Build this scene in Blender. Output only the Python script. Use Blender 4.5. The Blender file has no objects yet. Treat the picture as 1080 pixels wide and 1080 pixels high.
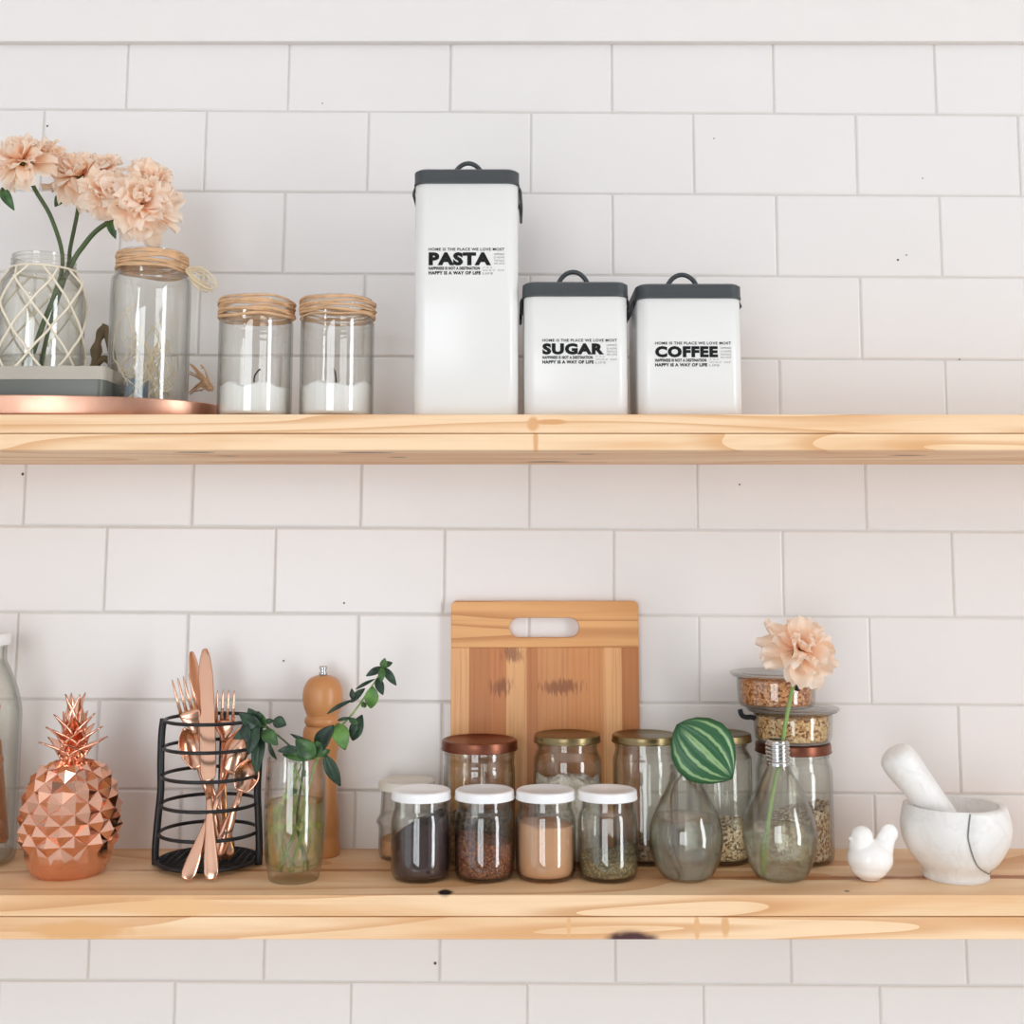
import bpy, bmesh, math, random
from mathutils import Vector, Matrix, noise
random.seed(7)
C = bpy.context.scene.collection
PI = math.pi

# ------------------------------------------------------------------ camera model (metres; wall plane y=0, lower shelf top z=0)
F, TH, PY, CD, CH = 1300.0, 0.117444, 434.66, 1.48086, 0.3356
ct, st = math.cos(TH), math.sin(TH)
def at(u, v, Y):
    """world point on the vertical plane y=Y seen at photo pixel u, v"""
    x = (u - 540) / F; t = (PY - v) / F
    ry = ct - t * st; rz = st + t * ct
    k = (Y + CD) / ry
    return Vector((x * k, Y, CH + rz * k))
def ppm(Y, Z): return F / ((Y + CD) * ct + (Z - CH) * st)     # pixels per metre

def lin(c):
    return tuple((x / 255 / 12.92 if x / 255 <= .04045 else ((x / 255 + .055) / 1.055) ** 2.4) for x in c) + (1,)

# ------------------------------------------------------------------ materials
class NT:
    def __init__(s, name):
        s.m = bpy.data.materials.new(name); s.m.use_nodes = True
        s.t = s.m.node_tree; s.t.nodes.clear()
        s.out = s.t.nodes.new('ShaderNodeOutputMaterial')
    def n(s, kind, **kw):
        o = s.t.nodes.new('ShaderNode' + kind)
        for k, v in kw.items(): setattr(o, k, v)
        return o
    def l(s, a, b): s.t.links.new(a, b)
    def val(s, sock, v):
        if isinstance(v, bpy.types.NodeSocket): s.l(v, sock)
        else: sock.default_value = v
    def math(s, op, a, b=0.0, clamp=False):
        o = s.n('Math', operation=op, use_clamp=clamp); s.val(o.inputs[0], a); s.val(o.inputs[1], b); return o.outputs[0]
    def mix(s, f, a, b, blend='MIX'):
        o = s.n('Mix', data_type='RGBA', blend_type=blend); s.val(o.inputs[0], f); s.val(o.inputs[6], a); s.val(o.inputs[7], b); return o.outputs[2]
    def coord(s, scale=(1, 1, 1), kind='Object', loc=(0, 0, 0)):
        c = s.n('TexCoord'); mp = s.n('Mapping'); s.l(c.outputs[kind], mp.inputs[0])
        mp.inputs['Scale'].default_value = scale; mp.inputs['Location'].default_value = loc
        return mp.outputs[0]
    def noise(s, vec, scale=5, detail=3, rough=.5, dist=0):
        o = s.n('TexNoise'); s.l(vec, o.inputs['Vector'])
        o.inputs['Scale'].default_value = scale; o.inputs['Detail'].default_value = detail
        o.inputs['Roughness'].default_value = rough; o.inputs['Distortion'].default_value = dist
        return o.outputs[0]
    def ramp(s, f, stops, interp='LINEAR'):
        o = s.n('ValToRGB'); s.val(o.inputs[0], f); r = o.color_ramp; r.interpolation = interp
        while len(r.elements) < len(stops): r.elements.new(.5)
        for e, (p, c) in zip(r.elements, stops): e.position = p; e.color = c
        return o.outputs[0]
    def smooth(s, f, a, b):
        o = s.n('MapRange', interpolation_type='SMOOTHSTEP'); s.val(o.inputs[0], f)
        o.inputs[1].default_value = a; o.inputs[2].default_value = b
        o.inputs[3].default_value = 0; o.inputs[4].default_value = 1
        return o.outputs[0]
    def bump(s, h, strength=.2, dist=.002):
        o = s.n('Bump'); o.inputs['Strength'].default_value = strength; o.inputs['Distance'].default_value = dist
        s.l(h, o.inputs['Height']); return o.outputs[0]
    def pbr(s, col, rough=.5, metal=0, normal=None, **kw):
        p = s.n('BsdfPrincipled'); s.val(p.inputs['Base Color'], col); s.val(p.inputs['Roughness'], rough)
        p.inputs['Metallic'].default_value = metal
        for k, v in kw.items(): s.val(p.inputs[k.replace('_', ' ')], v)
        if normal is not None: s.l(normal, p.inputs['Normal'])
        s.l(p.outputs[0], s.out.inputs[0]); return p

MAT = {}
def simple(name, rgb, rough=.5, metal=0, var=.06, nscale=40, bump=0.0, **kw):
    t = NT(name); v = t.coord()
    n = t.noise(v, nscale, 3)
    c = lin(rgb); d = tuple(x * (1 - var * 2) for x in c[:3]) + (1,)
    col = t.mix(n, d, tuple(min(1, x * (1 + var)) for x in c[:3]) + (1,))
    t.pbr(col, rough, metal, t.bump(n, bump) if bump else None, **kw)
    MAT[name] = t.m; return t.m

simple('tile_glaze', (231, 227, 226), .3, var=.012, nscale=9, bump=.05)
simple('grout', (214, 210, 206), .85, var=.05, nscale=60)
simple('speck', (74, 60, 52), .8)
simple('wall_paint', (231, 227, 225), .65, var=.01, nscale=30, bump=.03)
simple('room_paint', (236, 235, 235), .8, var=.01)
simple('taupe_paint', (146, 142, 138), .8, var=.01)
simple('dark_window_frame', (92, 84, 78), .5)
simple('enamel', (230, 229, 227), .22, var=.005, nscale=5)
simple('tin_lid', (62, 66, 70), .45, var=.06, nscale=12, bump=.02)
simple('black_print', (12, 12, 14), .85)
simple('grey_print', (150, 148, 146), .6)
simple('white_lid', (242, 242, 244), .3, var=.004)
simple('pale_lid', (226, 222, 212), .35, var=.01)
simple('black_wire', (22, 24, 28), .42, var=.1)
simple('rose_gold', (232, 184, 158), .2, 1.0, var=.03, nscale=25)
simple('bird_glaze', (246, 244, 242), .18, var=.004)
simple('steel', (200, 200, 200), .22, 1.0)
simple('gold_lid', (140, 124, 90), .3, 1.0, var=.1, nscale=30)
simple('black_rubber', (26, 26, 28), .5)
simple('wick', (40, 34, 30), .9)
simple('candle_wax', (245, 243, 242), .4, var=.01, Subsurface_Weight=.15)
simple('net_cord', (238, 226, 206), .8, var=.06, nscale=200)
simple('raffia', (222, 180, 140), .75, var=.22, nscale=90, bump=.3)
simple('raffia_pale', (226, 208, 176), .75, var=.12, nscale=90, bump=.3)
simple('dish_grey', (182, 174, 162), .5, var=.06, nscale=20, bump=.1)
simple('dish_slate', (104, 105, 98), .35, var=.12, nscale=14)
simple('driftwood', (128, 110, 84), .85, var=.3, nscale=60, bump=.6)
simple('petiole', (120, 150, 84), .5)
simple('stem_green', (74, 92, 52), .5, var=.15, nscale=50)
simple('stem_light', (136, 166, 92), .5, var=.12, nscale=50)
simple('stem_brown', (98, 78, 58), .6, var=.15)
simple('sepal', (62, 84, 50), .6, var=.15)
simple('reflection_blue', (122, 142, 158), .3, var=.2, nscale=30)  # bluish glass reflection put into a cup's colour
simple('coffee_dark', (58, 38, 42), .9, var=.2, nscale=200, bump=.4)
simple('cocoa_powder', (208, 160, 122), .95, var=.06, nscale=60, bump=.3)
simple('floor_board', (214, 208, 202), .5, var=.1, nscale=3)
simple('wood_turned', (204, 142, 90), .32, var=.12, nscale=14)

def granular(name, cols, scale=260, rough=.85, bs=.8):
    t = NT(name); v = t.coord()
    vo = t.n('TexVoronoi'); t.l(v, vo.inputs['Vector']); vo.inputs['Scale'].default_value = scale
    sep = t.n('SeparateColor'); t.l(vo.outputs['Color'], sep.inputs[0])
    stops = [(i / max(1, len(cols)), lin(c)) for i, c in enumerate(cols)]
    col = t.ramp(sep.outputs[0], stops, 'CONSTANT')
    t.pbr(col, rough, 0, t.bump(t.math('SUBTRACT', 1.0, vo.outputs['Distance']), bs, .002)); MAT[name] = t.m
granular('spice_red', [(120, 62, 36), (150, 84, 50), (92, 46, 30), (176, 112, 70), (70, 36, 28)], 700)
granular('herbs', [(128, 116, 78), (96, 92, 58), (158, 144, 104), (112, 96, 62)], 500)
granular('flakes', [(238, 232, 222), (246, 242, 236), (222, 212, 198)], 300)
granular('grains', [(198, 168, 126), (222, 200, 162), (120, 84, 56), (232, 214, 182)], 420)
granular('seeds', [(120, 96, 72), (90, 72, 56), (160, 136, 106)], 420)
granular('muesli_light', [(226, 190, 134), (242, 214, 164), (206, 152, 98), (236, 204, 150), (150, 92, 54)], 420)
granular('muesli_dark', [(206, 140, 90), (184, 112, 66), (222, 160, 104), (150, 86, 50), (230, 178, 124)], 420)
granular('muesli_pale', [(226, 212, 186), (212, 190, 160), (150, 106, 72), (236, 226, 206), (176, 134, 96)], 420)

def pine(name, light, mid, dark, spots=(), off=0.0, axis='X'):
    """long-grained wood: stretched noise and bent bands along x; spots = (x,y,z, rx,ry,rz, rgb)"""
    t = NT(name)
    if axis == 'X': s1, s2, s3 = (1.3, 9, 15), (3, 60, 160), (1.6, 8, 22)
    else: s1, s2, s3 = (15, 9, 1.3), (220, 60, 4), (22, 8, 1.6)
    a = t.noise(t.coord(s1, loc=(off, off, off)), 2.2, 3, .5, .6)
    fine = t.noise(t.coord(s2), 1.5, 4, .6)
    bands = t.math('FRACT', t.math('MULTIPLY', t.noise(t.coord(s3, loc=(off * 2, 0, off)), 1.0, 1, .4, .3), 7.0))
    ring = t.smooth(bands, .55, 1.0)
    col = t.mix(t.smooth(a, .38, .72), lin(light), lin(mid))
    col = t.mix(t.math('MULTIPLY', ring, .75), col, lin(dark))
    col = t.mix(t.math('MULTIPLY', t.smooth(fine, .45, .8), .25), col, lin(dark))
    wob = t.n('TexNoise'); wob.inputs['Scale'].default_value = 45
    c0 = t.n('TexCoord'); t.l(c0.outputs['Object'], wob.inputs['Vector'])
    for (x, y, z, rx, ry, rz, rgb) in spots:
        mp = t.n('VectorMath', operation='SUBTRACT'); t.l(c0.outputs['Object'], mp.inputs[0]); mp.inputs[1].default_value = (x, y, z)
        dv = t.n('VectorMath', operation='DIVIDE'); t.l(mp.outputs[0], dv.inputs[0]); dv.inputs[1].default_value = (rx, ry, rz)
        ln = t.n('VectorMath', operation='LENGTH'); t.l(dv.outputs[0], ln.inputs[0])
        d = t.math('ADD', ln.outputs['Value'], t.math('MULTIPLY', t.math('SUBTRACT', wob.outputs[0], .5), .9))
        f = t.math('SUBTRACT', 1.0, t.smooth(d, .6, 1.3))
        col = t.mix(f, col, lin(rgb))
    t.pbr(col, .48, 0, t.bump(fine, .12, .0008)); MAT[name] = t.m

DK = (66, 36, 34)
pine('pine_upper_top', (243, 210, 172), (232, 184, 136), (214, 158, 104),
     [(at(562, 450, -.199).x, -.199, .4745, .006, .03, .008, (222, 168, 116)), (at(582, 446, -.199).x, -.199, .4765, .016, .03, .003, (218, 160, 106))], 1.0)
pine('pine_upper_bottom', (244, 212, 174), (230, 182, 134), (216, 160, 106),
     [(at(565, 470, -.199).x, -.199, .456, .003, .03, .014, (222, 168, 116)),
      (at(206, 480, -.17).x, -.174, .4467, .02, .006, .003, DK), (at(238, 485, -.14).x, -.125, .4467, .012, .004, .003, DK),
      (at(385, 480, -.17).x, -.172, .4467, .028, .006, .003, DK), (at(420, 486, -.1).x, -.11, .4467, .010, .004, .003, DK),
      (at(577, 488, -.06).x, -.045, .4467, .026, .007, .003, DK), (at(617, 481, -.13).x, -.15, .4467, .010, .004, .003, DK),
      (at(955, 484, -.13).x, -.135, .4467, .022, .006, .003, (110, 66, 44))], 5.0)
pine('pine_lower_top', (242, 208, 168), (228, 182, 134), (204, 146, 94),
     [(at(469, 936, -.19).x, -.188, 0, .0075, .011, .004, (22, 20, 20)),
      (at(895, 938, -.19).x, -.184, 0, .003, .003, .003, DK),
      (.30, -.132, 0, .16, .008, .004, (176, 112, 68)), (.52, -.128, 0, .12, .007, .004, (170, 104, 62)), (-.15, -.1, 0, .3, .006, .004, (186, 124, 78)),
      (at(60, 950, -.199).x + .12, -.199, -.012, .055, .01, .010, (232, 184, 132))], 9.0)
pine('pine_lower_bottom', (244, 212, 174), (230, 186, 140), (214, 158, 106),
     [(at(667, 988, -.199).x, -.199, -.0425, .023, .03, .0085, (72, 34, 36)),
      (at(80, 985, -.199).x, -.199, -.034, .055, .02, .009, (220, 168, 112)),
      (at(600, 982, -.199).x, -.199, -.03, .003, .02, .012, (226, 176, 126)), (at(735, 980, -.199).x, -.199, -.03, .003, .02, .012, (226, 176, 126)),
      (at(765, 975, -.199).x, -.199, -.028, .004, .02, .011, (222, 172, 122))], 14.0)

def bamboo():
    t = NT('bamboo_panel')
    c = t.n('TexCoord'); sep = t.n('SeparateXYZ'); t.l(c.outputs['Object'], sep.inputs[0])
    W = .2190; f = t.math('ADD', t.math('DIVIDE', sep.outputs[0], W), .5)
    L, D1, M1 = lin((226, 170, 116)), lin((186, 120, 70)), lin((208, 144, 92))
    col = t.ramp(f, [(0, L), (.09, D1), (.2, lin((196, 126, 74))), (.29, L), (.40, lin((190, 122, 72))), (.46, M1), (.62, lin((206, 140, 86))), (.81, L), (.91, D1)], 'CONSTANT')
    g = t.noise(t.coord((320, 20, 6)), 1.0, 4, .6)
    col = t.mix(t.math('MULTIPLY', t.smooth(g, .4, .75), .45), col, lin((160, 88, 44)))
    wob = t.noise(t.coord((420, 20, 60)), 1.0, 3)
    for (x, z, rx, rz) in ((.018, .185, .022, .008), (-.052, .186, .011, .010), (-.038, .224, .012, .009)):
        mp = t.n('VectorMath', operation='SUBTRACT'); t.l(c.outputs['Object'], mp.inputs[0]); mp.inputs[1].default_value = (x, 0, z)
        dv = t.n('VectorMath', operation='DIVIDE'); t.l(mp.outputs[0], dv.inputs[0]); dv.inputs[1].default_value = (rx, 10, rz)
        ln = t.n('VectorMath', operation='LENGTH'); t.l(dv.outputs[0], ln.inputs[0])
        d = t.math('ADD', ln.outputs['Value'], t.math('MULTIPLY', t.math('SUBTRACT', wob, .5), 3.0))
        col = t.mix(t.math('MULTIPLY', t.math('SUBTRACT', 1.0, t.smooth(d, .4, 1.4)), .7), col, lin((118, 60, 34)))
    t.pbr(col, .42); MAT['bamboo_panel'] = t.m
bamboo()
pine('bamboo_rail', (226, 170, 112), (208, 146, 88), (184, 118, 66), [], 3.0)

def copper(name, rgb, rough, var=.12, sc=30):
    t = NT(name); n = t.noise(t.coord(), sc, 4)
    c = lin(rgb); col = t.mix(t.smooth(n, .35, .75), c, tuple(x * (1 - var * 2) for x in c[:3]) + (1,))
    t.pbr(col, t.math('ADD', t.math('MULTIPLY', n, .15), rough), 1.0); MAT[name] = t.m
copper('copper_gloss', (238, 184, 160), .04, .05)
copper('copper_tray', (226, 174, 150), .28, .15, 18)
copper('brown_metal', (134, 84, 66), .26, .1)

def petals():
    t = NT('petal')
    a = t.n('Attribute'); a.attribute_name = 'tone'
    n = t.noise(t.coord((1, 1, 1)), 120, 3)
    col = t.ramp(a.outputs['Fac'], [(0, lin((244, 180, 136))), (.25, lin((255, 222, 190))), (.6, lin((255, 238, 218))), (1, lin((255, 244, 232)))])
    col = t.mix(t.math('MULTIPLY', n, .15), col, lin((248, 196, 168)))
    d = t.n('BsdfDiffuse'); t.l(col, d.inputs[0]); tr = t.n('BsdfTranslucent'); t.l(col, tr.inputs[0])
    mx = t.n('MixShader'); mx.inputs[0].default_value = .4; t.l(d.outputs[0], mx.inputs[1]); t.l(tr.outputs[0], mx.inputs[2])
    t.l(mx.outputs[0], t.out.inputs[0]); MAT['petal'] = t.m
petals()

def leafmat(name, c1, c2, stripes=False):
    t = NT(name)
    if stripes:
        uv = t.n('UVMap'); sep = t.n('SeparateXYZ'); t.l(uv.outputs[0], sep.inputs[0])
        lat = t.math('ABSOLUTE', t.math('SUBTRACT', t.math('MULTIPLY', sep.outputs[0], 2.0), 1.0))
        w = t.noise(t.coord(), 160, 2)
        s = t.math('SINE', t.math('ADD', t.math('MULTIPLY', lat, 17.0), t.math('MULTIPLY', w, 1.6)))
        f = t.smooth(s, .4, 1.0)
        endf = t.math('MULTIPLY', t.smooth(sep.outputs[1], .02, .3), t.math('SUBTRACT', 1.0, t.smooth(sep.outputs[1], .8, 1.0)))
        f = t.math('MULTIPLY', f, endf)
        col = t.mix(f, lin(c1), lin(c2))
    else:
        n = t.noise(t.coord(), 90, 3)
        col = t.mix(t.smooth(n, .35, .7), lin(c1), lin(c2))
    p = t.pbr(col, .38); MAT[name] = t.m
leafmat('leaf_dark', (18, 42, 30), (38, 68, 42))
leafmat('leaf_mid', (36, 68, 34), (70, 108, 52))
leafmat('leaf_bright', (62, 106, 42), (100, 142, 64))
leafmat('leaf_pale', (150, 168, 96), (190, 200, 130))
leafmat('leaf_striped', (36, 88, 50), (138, 170, 118), True)

def marble():
    t = NT('marble'); v = t.coord()
    n = t.noise(v, 22, 5, .6, 1.2)
    n2 = t.noise(v, 6, 4, .6)
    col = t.mix(t.smooth(n2, .35, .7), lin((240, 238, 236)), lin((224, 221, 218)))
    vein = t.math('ABSOLUTE', t.math('SUBTRACT', n, .5))
    col = t.mix(t.math('MULTIPLY', t.math('SUBTRACT', 1.0, t.smooth(vein, .0, .06)), .14), col, lin((186, 180, 174)))
    t.pbr(col, .45, 0, t.bump(t.noise(v, 220, 3), .15, .0006)); MAT['marble'] = t.m
marble()
simple('marble_vein', (128, 130, 124), .6)

def glass(name, tint, edge, rim=3.0, refl=1.0):
    """clear container glass: transparency tinted more deeply at grazing angles, Schlick reflection"""
    t = NT(name)
    lw = t.n('LayerWeight'); lw.inputs['Blend'].default_value = .5
    fac = lw.outputs['Facing']
    tr = t.n('BsdfTransparent'); t.l(t.mix(t.math('POWER', fac, rim), lin(tint), lin(edge)), tr.inputs[0])
    gl = t.n('BsdfGlossy'); gl.inputs['Roughness'].default_value = .02; gl.inputs['Color'].default_value = (1, 1, 1, 1)
    sch = t.math('ADD', t.math('MULTIPLY', t.math('POWER', fac, 4.0), .75 * refl), .05 * refl, True)
    mx = t.n('MixShader'); t.l(sch, mx.inputs[0]); t.l(tr.outputs[0], mx.inputs[1]); t.l(gl.outputs[0], mx.inputs[2])
    t.l(mx.outputs[0], t.out.inputs[0]); MAT[name] = t.m
glass('glass_clear', (253, 253, 252), (156, 158, 152))
glass('glass_green', (252, 252, 250), (138, 142, 132))
glass('glass_bulb', (253, 253, 251), (150, 151, 141), 2.7)
def water(name, rgb):
    t = NT(name); g = t.n('BsdfGlass'); g.inputs['IOR'].default_value = 1.33; g.inputs['Roughness'].default_value = 0
    g.inputs['Color'].default_value = lin(rgb); tr = t.n('BsdfTransparent'); tr.inputs[0].default_value = lin(rgb)
    mx = t.n('MixShader'); mx.inputs[0].default_value = .6; t.l(tr.outputs[0], mx.inputs[1]); t.l(g.outputs[0], mx.inputs[2])
    t.l(mx.outputs[0], t.out.inputs[0]); MAT[name] = t.m
water('water_clear', (253, 253, 250)); water('water_tinted', (247, 243, 218))

# ------------------------------------------------------------------ object helpers
def tag(o, label=None, cat=None, group=None, kind=None):
    if label: o['label'] = label
    if cat: o['category'] = cat
    if group: o['group'] = group
    if kind: o['kind'] = kind
    return o
def thing(name, label, cat, loc=(0, 0, 0), group=None):
    o = bpy.data.objects.new(name, None); C.objects.link(o); o.location = loc; o.empty_display_size = .02
    return tag(o, label, cat, group)
def obj(name, bm, mat, parent=None, smooth=True, angle=None):
    """links a bmesh given in world metres; a child keeps its place under its parent"""
    me = bpy.data.meshes.new(name); bm.to_mesh(me); bm.free()
    for m in (mat if isinstance(mat, (list, tuple)) else [mat]): me.materials.append(MAT[m])
    if smooth:
        for p in me.polygons: p.use_smooth = True
        if angle: me.set_sharp_from_angle(angle=math.radians(angle))
    o = bpy.data.objects.new(name, me); C.objects.link(o)
    if parent:
        off = Vector(parent.location)
        p = parent.parent
        while p: off += Vector(p.location); p = p.parent
        me.transform(Matrix.Translation(-off)); o.parent = parent
    return o
def solo(o, origin):
    """gives a one-mesh thing an origin at its base"""
    o.data.transform(Matrix.Translation(-Vector(origin))); o.location = origin; return o

def BM(): return bmesh.new()
def lathe(bm, prof, cx=0, cy=0, cz=0, seg=64, mi=0):
    rings = []
    for r, z in prof:
        if r < 1e-6: rings.append([bm.verts.new((cx, cy, cz + z))])
        else: rings.append([bm.verts.new((cx + r * math.cos(2 * PI * i / seg), cy + r * math.sin(2 * PI * i / seg), cz + z)) for i in range(seg)])
    for a, b in zip(rings, rings[1:]):
        for i in range(seg):
            j = (i + 1) % seg
            if len(a) == 1 and len(b) == 1: continue
            if len(a) == 1: f = bm.faces.new((a[0], b[j], b[i]))
            elif len(b) == 1: f = bm.faces.new((a[i], a[j], b[0]))
            else: f = bm.faces.new((a[i], a[j], b[j], b[i]))
            f.material_index = mi
    bmesh.ops.recalc_face_normals(bm, faces=bm.faces)
    return bm
def cr(pts, n=6):
    """Catmull-Rom through points of any dimension"""
    P = [Vector(p) for p in pts]; out = []
    for i in range(len(P) - 1):
        p0 = P[max(i - 1, 0)]; p1 = P[i]; p2 = P[i + 1]; p3 = P[min(i + 2, len(P) - 1)]
        for k in range(n):
            t = k / n
            out.append(.5 * ((2 * p1) + (p2 - p0) * t + (2 * p0 - 5 * p1 + 4 * p2 - p3) * t * t + (3 * p1 - p0 - 3 * p2 + p3) * t ** 3))
    out.append(P[-1]); return out
def tube(bm, pts, r, seg=8, closed=False, flat=1.0):
    P = [Vector(p) for p in pts]; n = len(P); rr = r if isinstance(r, (list, tuple)) else [r] * n
    T = []
    for i in range(n):
        a = P[(i - 1) % n] if (closed or i > 0) else P[i]; b = P[(i + 1) % n] if (closed or i < n - 1) else P[i]
        T.append((b - a).normalized())
    up = Vector((0, 0, 1)) if abs(T[0].z) < .9 else Vector((0, 1, 0))
    N = (up - T[0] * up.dot(T[0])).normalized(); rings = []
    for i in range(n):
        N = (N - T[i] * N.dot(T[i])).normalized(); B = T[i].cross(N)
        rings.append([bm.verts.new(P[i] + (N * math.cos(2 * PI * k / seg) * flat + B * math.sin(2 * PI * k / seg)) * rr[i]) for k in range(seg)])
    for i in range(n if closed else n - 1):
        a, b = rings[i], rings[(i + 1) % n]
        for k in range(seg):
            bm.faces.new((a[k], a[(k + 1) % seg], b[(k + 1) % seg], b[k]))
    if not closed:
        bm.faces.new(rings[0][::-1]); bm.faces.new(rings[-1])
    bmesh.ops.recalc_face_normals(bm, faces=bm.faces)
    return bm
def box(bm, lo, hi, bev=0, seg=2, mi=0):
    lo, hi = Vector(lo), Vector(hi)
    g = bmesh.ops.create_cube(bm, size=1); vs = g['verts']
    for v in vs: v.co = Vector(((v.co.x + .5) * (hi.x - lo.x) + lo.x, (v.co.y + .5) * (hi.y - lo.y) + lo.y, (v.co.z + .5) * (hi.z - lo.z) + lo.z))
    if bev:
        es = {e for v in vs for e in v.link_edges}
        bmesh.ops.bevel(bm, geom=list(es), offset=bev, segments=seg, affect='EDGES', profile=.5)
    return bm
def rrect(w, d, r, n=5):
    out = []
    for sx, sy, a0 in ((1, 1, 0), (-1, 1, 90), (-1, -1, 180), (1, -1, 270)):
        for k in range(n + 1):
            a = math.radians(a0 + 90 * k / n)
            out.append((sx * (w / 2 - r) + r * math.cos(a), sy * (d / 2 - r) + r * math.sin(a)))
    return out
def loft(bm, sections):
    """sections: list of (outline points 2D, z, centre) joined in turn, capped"""
    rings = [[bm.verts.new((x + c[0], y + c[1], z)) for x, y in o] for o, z, c in sections]
    n = len(rings[0])
    for a, b in zip(rings, rings[1:]):
        for i in range(n): bm.faces.new((a[i], a[(i + 1) % n], b[(i + 1) % n], b[i]))
    bm.faces.new(rings[0][::-1]); bm.faces.new(rings[-1])
    bmesh.ops.recalc_face_normals(bm, faces=bm.faces)
    return bm
def curve_mesh(splines, depth, bevel):
    """2D outlines (first outer, others holes) in x/z -> plate with thickness along y"""
    cu = bpy.data.curves.new('tmp', 'CURVE'); cu.dimensions = '2D'; cu.fill_mode = 'BOTH'; cu.extrude = depth / 2 - bevel; cu.bevel_depth = bevel; cu.bevel_resolution = 2; cu.offset = -bevel
    for pts in splines:
        s = cu.splines.new('POLY'); s.points.add(len(pts) - 1); s.use_cyclic_u = True
        for p, (x, y) in zip(s.points, pts): p.co = (x, y, 0, 1)
    o = bpy.data.objects.new('tmp', cu); C.objects.link(o)
    me = bpy.data.meshes.new_from_object(o.evaluated_get(bpy.context.evaluated_depsgraph_get()))
    bm = BM(); bm.from_mesh(me); bpy.data.objects.remove(o); bpy.data.curves.remove(cu); bpy.data.meshes.remove(me)
    bm.transform(Matrix.Rotation(PI / 2, 4, 'X'))
    return bm
def text_bm(s, x0, x1, z0, z1, y, bold=.0, bm=None):
    cu = bpy.data.curves.new('tmp', 'FONT'); cu.body = s; cu.size = 1; cu.space_character = 1.12; cu.offset = bold; cu.extrude = .01; cu.resolution_u = 3
    o = bpy.data.objects.new('tmp', cu); C.objects.link(o)
    me = bpy.data.meshes.new_from_object(o.evaluated_get(bpy.context.evaluated_depsgraph_get()))
    bpy.data.objects.remove(o); bpy.data.curves.remove(cu)
    xs = [v.co.x for v in me.vertices]; ys = [v.co.y for v in me.vertices]
    ax, bx, ay, by = min(xs), max(xs), min(ys), max(ys)
    for v in me.vertices:
        v.co = Vector((x0 + (v.co.x - ax) / (bx - ax) * (x1 - x0), y - .0001 + v.co.z * -.005, z0 + (v.co.y - ay) / (by - ay) * (z1 - z0)))
    bm = bm or BM(); bm.from_mesh(me); bpy.data.meshes.remove(me); return bm
def remeshed(parts, vox=.0008, smooth=8):
    """one continuous skin over overlapping ellipsoids: (centre, radii, rotation euler)"""
    bm = BM()
    for c, r, e in parts:
        from mathutils import Euler
        M = Matrix.Translation(c) @ Euler(e).to_matrix().to_4x4() @ Matrix.Diagonal((*r, 1))
        bmesh.ops.create_uvsphere(bm, u_segments=32, v_segments=20, radius=1, matrix=M)
    me = bpy.data.meshes.new('t'); bm.to_mesh(me); bm.free(); o = bpy.data.objects.new('t', me); C.objects.link(o)
    m = o.modifiers.new('r', 'REMESH'); m.mode = 'VOXEL'; m.voxel_size = vox
    s = o.modifiers.new('s', 'SMOOTH'); s.iterations = smooth; s.factor = .6
    me2 = bpy.data.meshes.new_from_object(o.evaluated_get(bpy.context.evaluated_depsgraph_get()))
    bm = BM(); bm.from_mesh(me2); bpy.data.objects.remove(o); bpy.data.meshes.remove(me); bpy.data.meshes.remove(me2)
    return bm

# ------------------------------------------------------------------ the room
RX, RY, FZ, CZ = 2.6, -4.4, -1.22, 1.9
ROWS = [-.4570, -.3545, -.2510, -.1490, -.0415, .0641, .1662, .2680, .3700, .4740, .5773, .6796, .7824, .8862, .9885]
bm = BM(); box(bm, (-RX, .0013, FZ), (RX, .12, CZ), mi=1)
for f in bm.faces: f.material_index = 1
tilt = Matrix.Rotation(math.radians(.33), 4, 'Y')
piv = Vector((0, 0, .35))
for ri in range(len(ROWS) - 1):
    z0, z1 = ROWS[ri] + .0011, ROWS[ri + 1] - .0011
    ph = .10 if ri % 2 == 0 else .60       # row between .37 and .474 (index 8) sits at .10
    for k in range(-14, 14):
        x0 = (k + ph) * .202 + .0011; x1 = x0 + .1998
        if x0 < -RX + .03 or x1 > RX - .03: continue
        b = .0018; tl = BM()
        o = [tl.verts.new(p) for p in ((x0, .0013, z0), (x1, .0013, z0), (x1, .0013, z1), (x0, .0013, z1))]
        ys = [random.uniform(-.00035, .00035) for _ in range(4)]
        m1 = [tl.verts.new((x0 + .0003, .0004, z0 + .0003)), tl.verts.new((x1 - .0003, .0004, z0 + .0003)), tl.verts.new((x1 - .0003, .0004, z1 - .0003)), tl.verts.new((x0 + .0003, .0004, z1 - .0003))]
        i_ = [tl.verts.new((x0 + b, ys[0] - .0003, z0 + b)), tl.verts.new((x1 - b, ys[1] - .0003, z0 + b)), tl.verts.new((x1 - b, ys[2] - .0003, z1 - b)), tl.verts.new((x0 + b, ys[3] - .0003, z1 - b))]
        for A, B in ((o, m1), (m1, i_)):
            for q in range(4): tl.faces.new((A[q], A[(q + 1) % 4], B[(q + 1) % 4], B[q]))
        tl.faces.new(i_)
        tl.transform(Matrix.Translation(piv) @ tilt @ Matrix.Translation(-piv))
        me = bpy.data.meshes.new('t'); tl.to_mesh(me); tl.free(); bm.from_mesh(me); bpy.data.meshes.remove(me)
nb = len(bm.faces)
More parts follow.
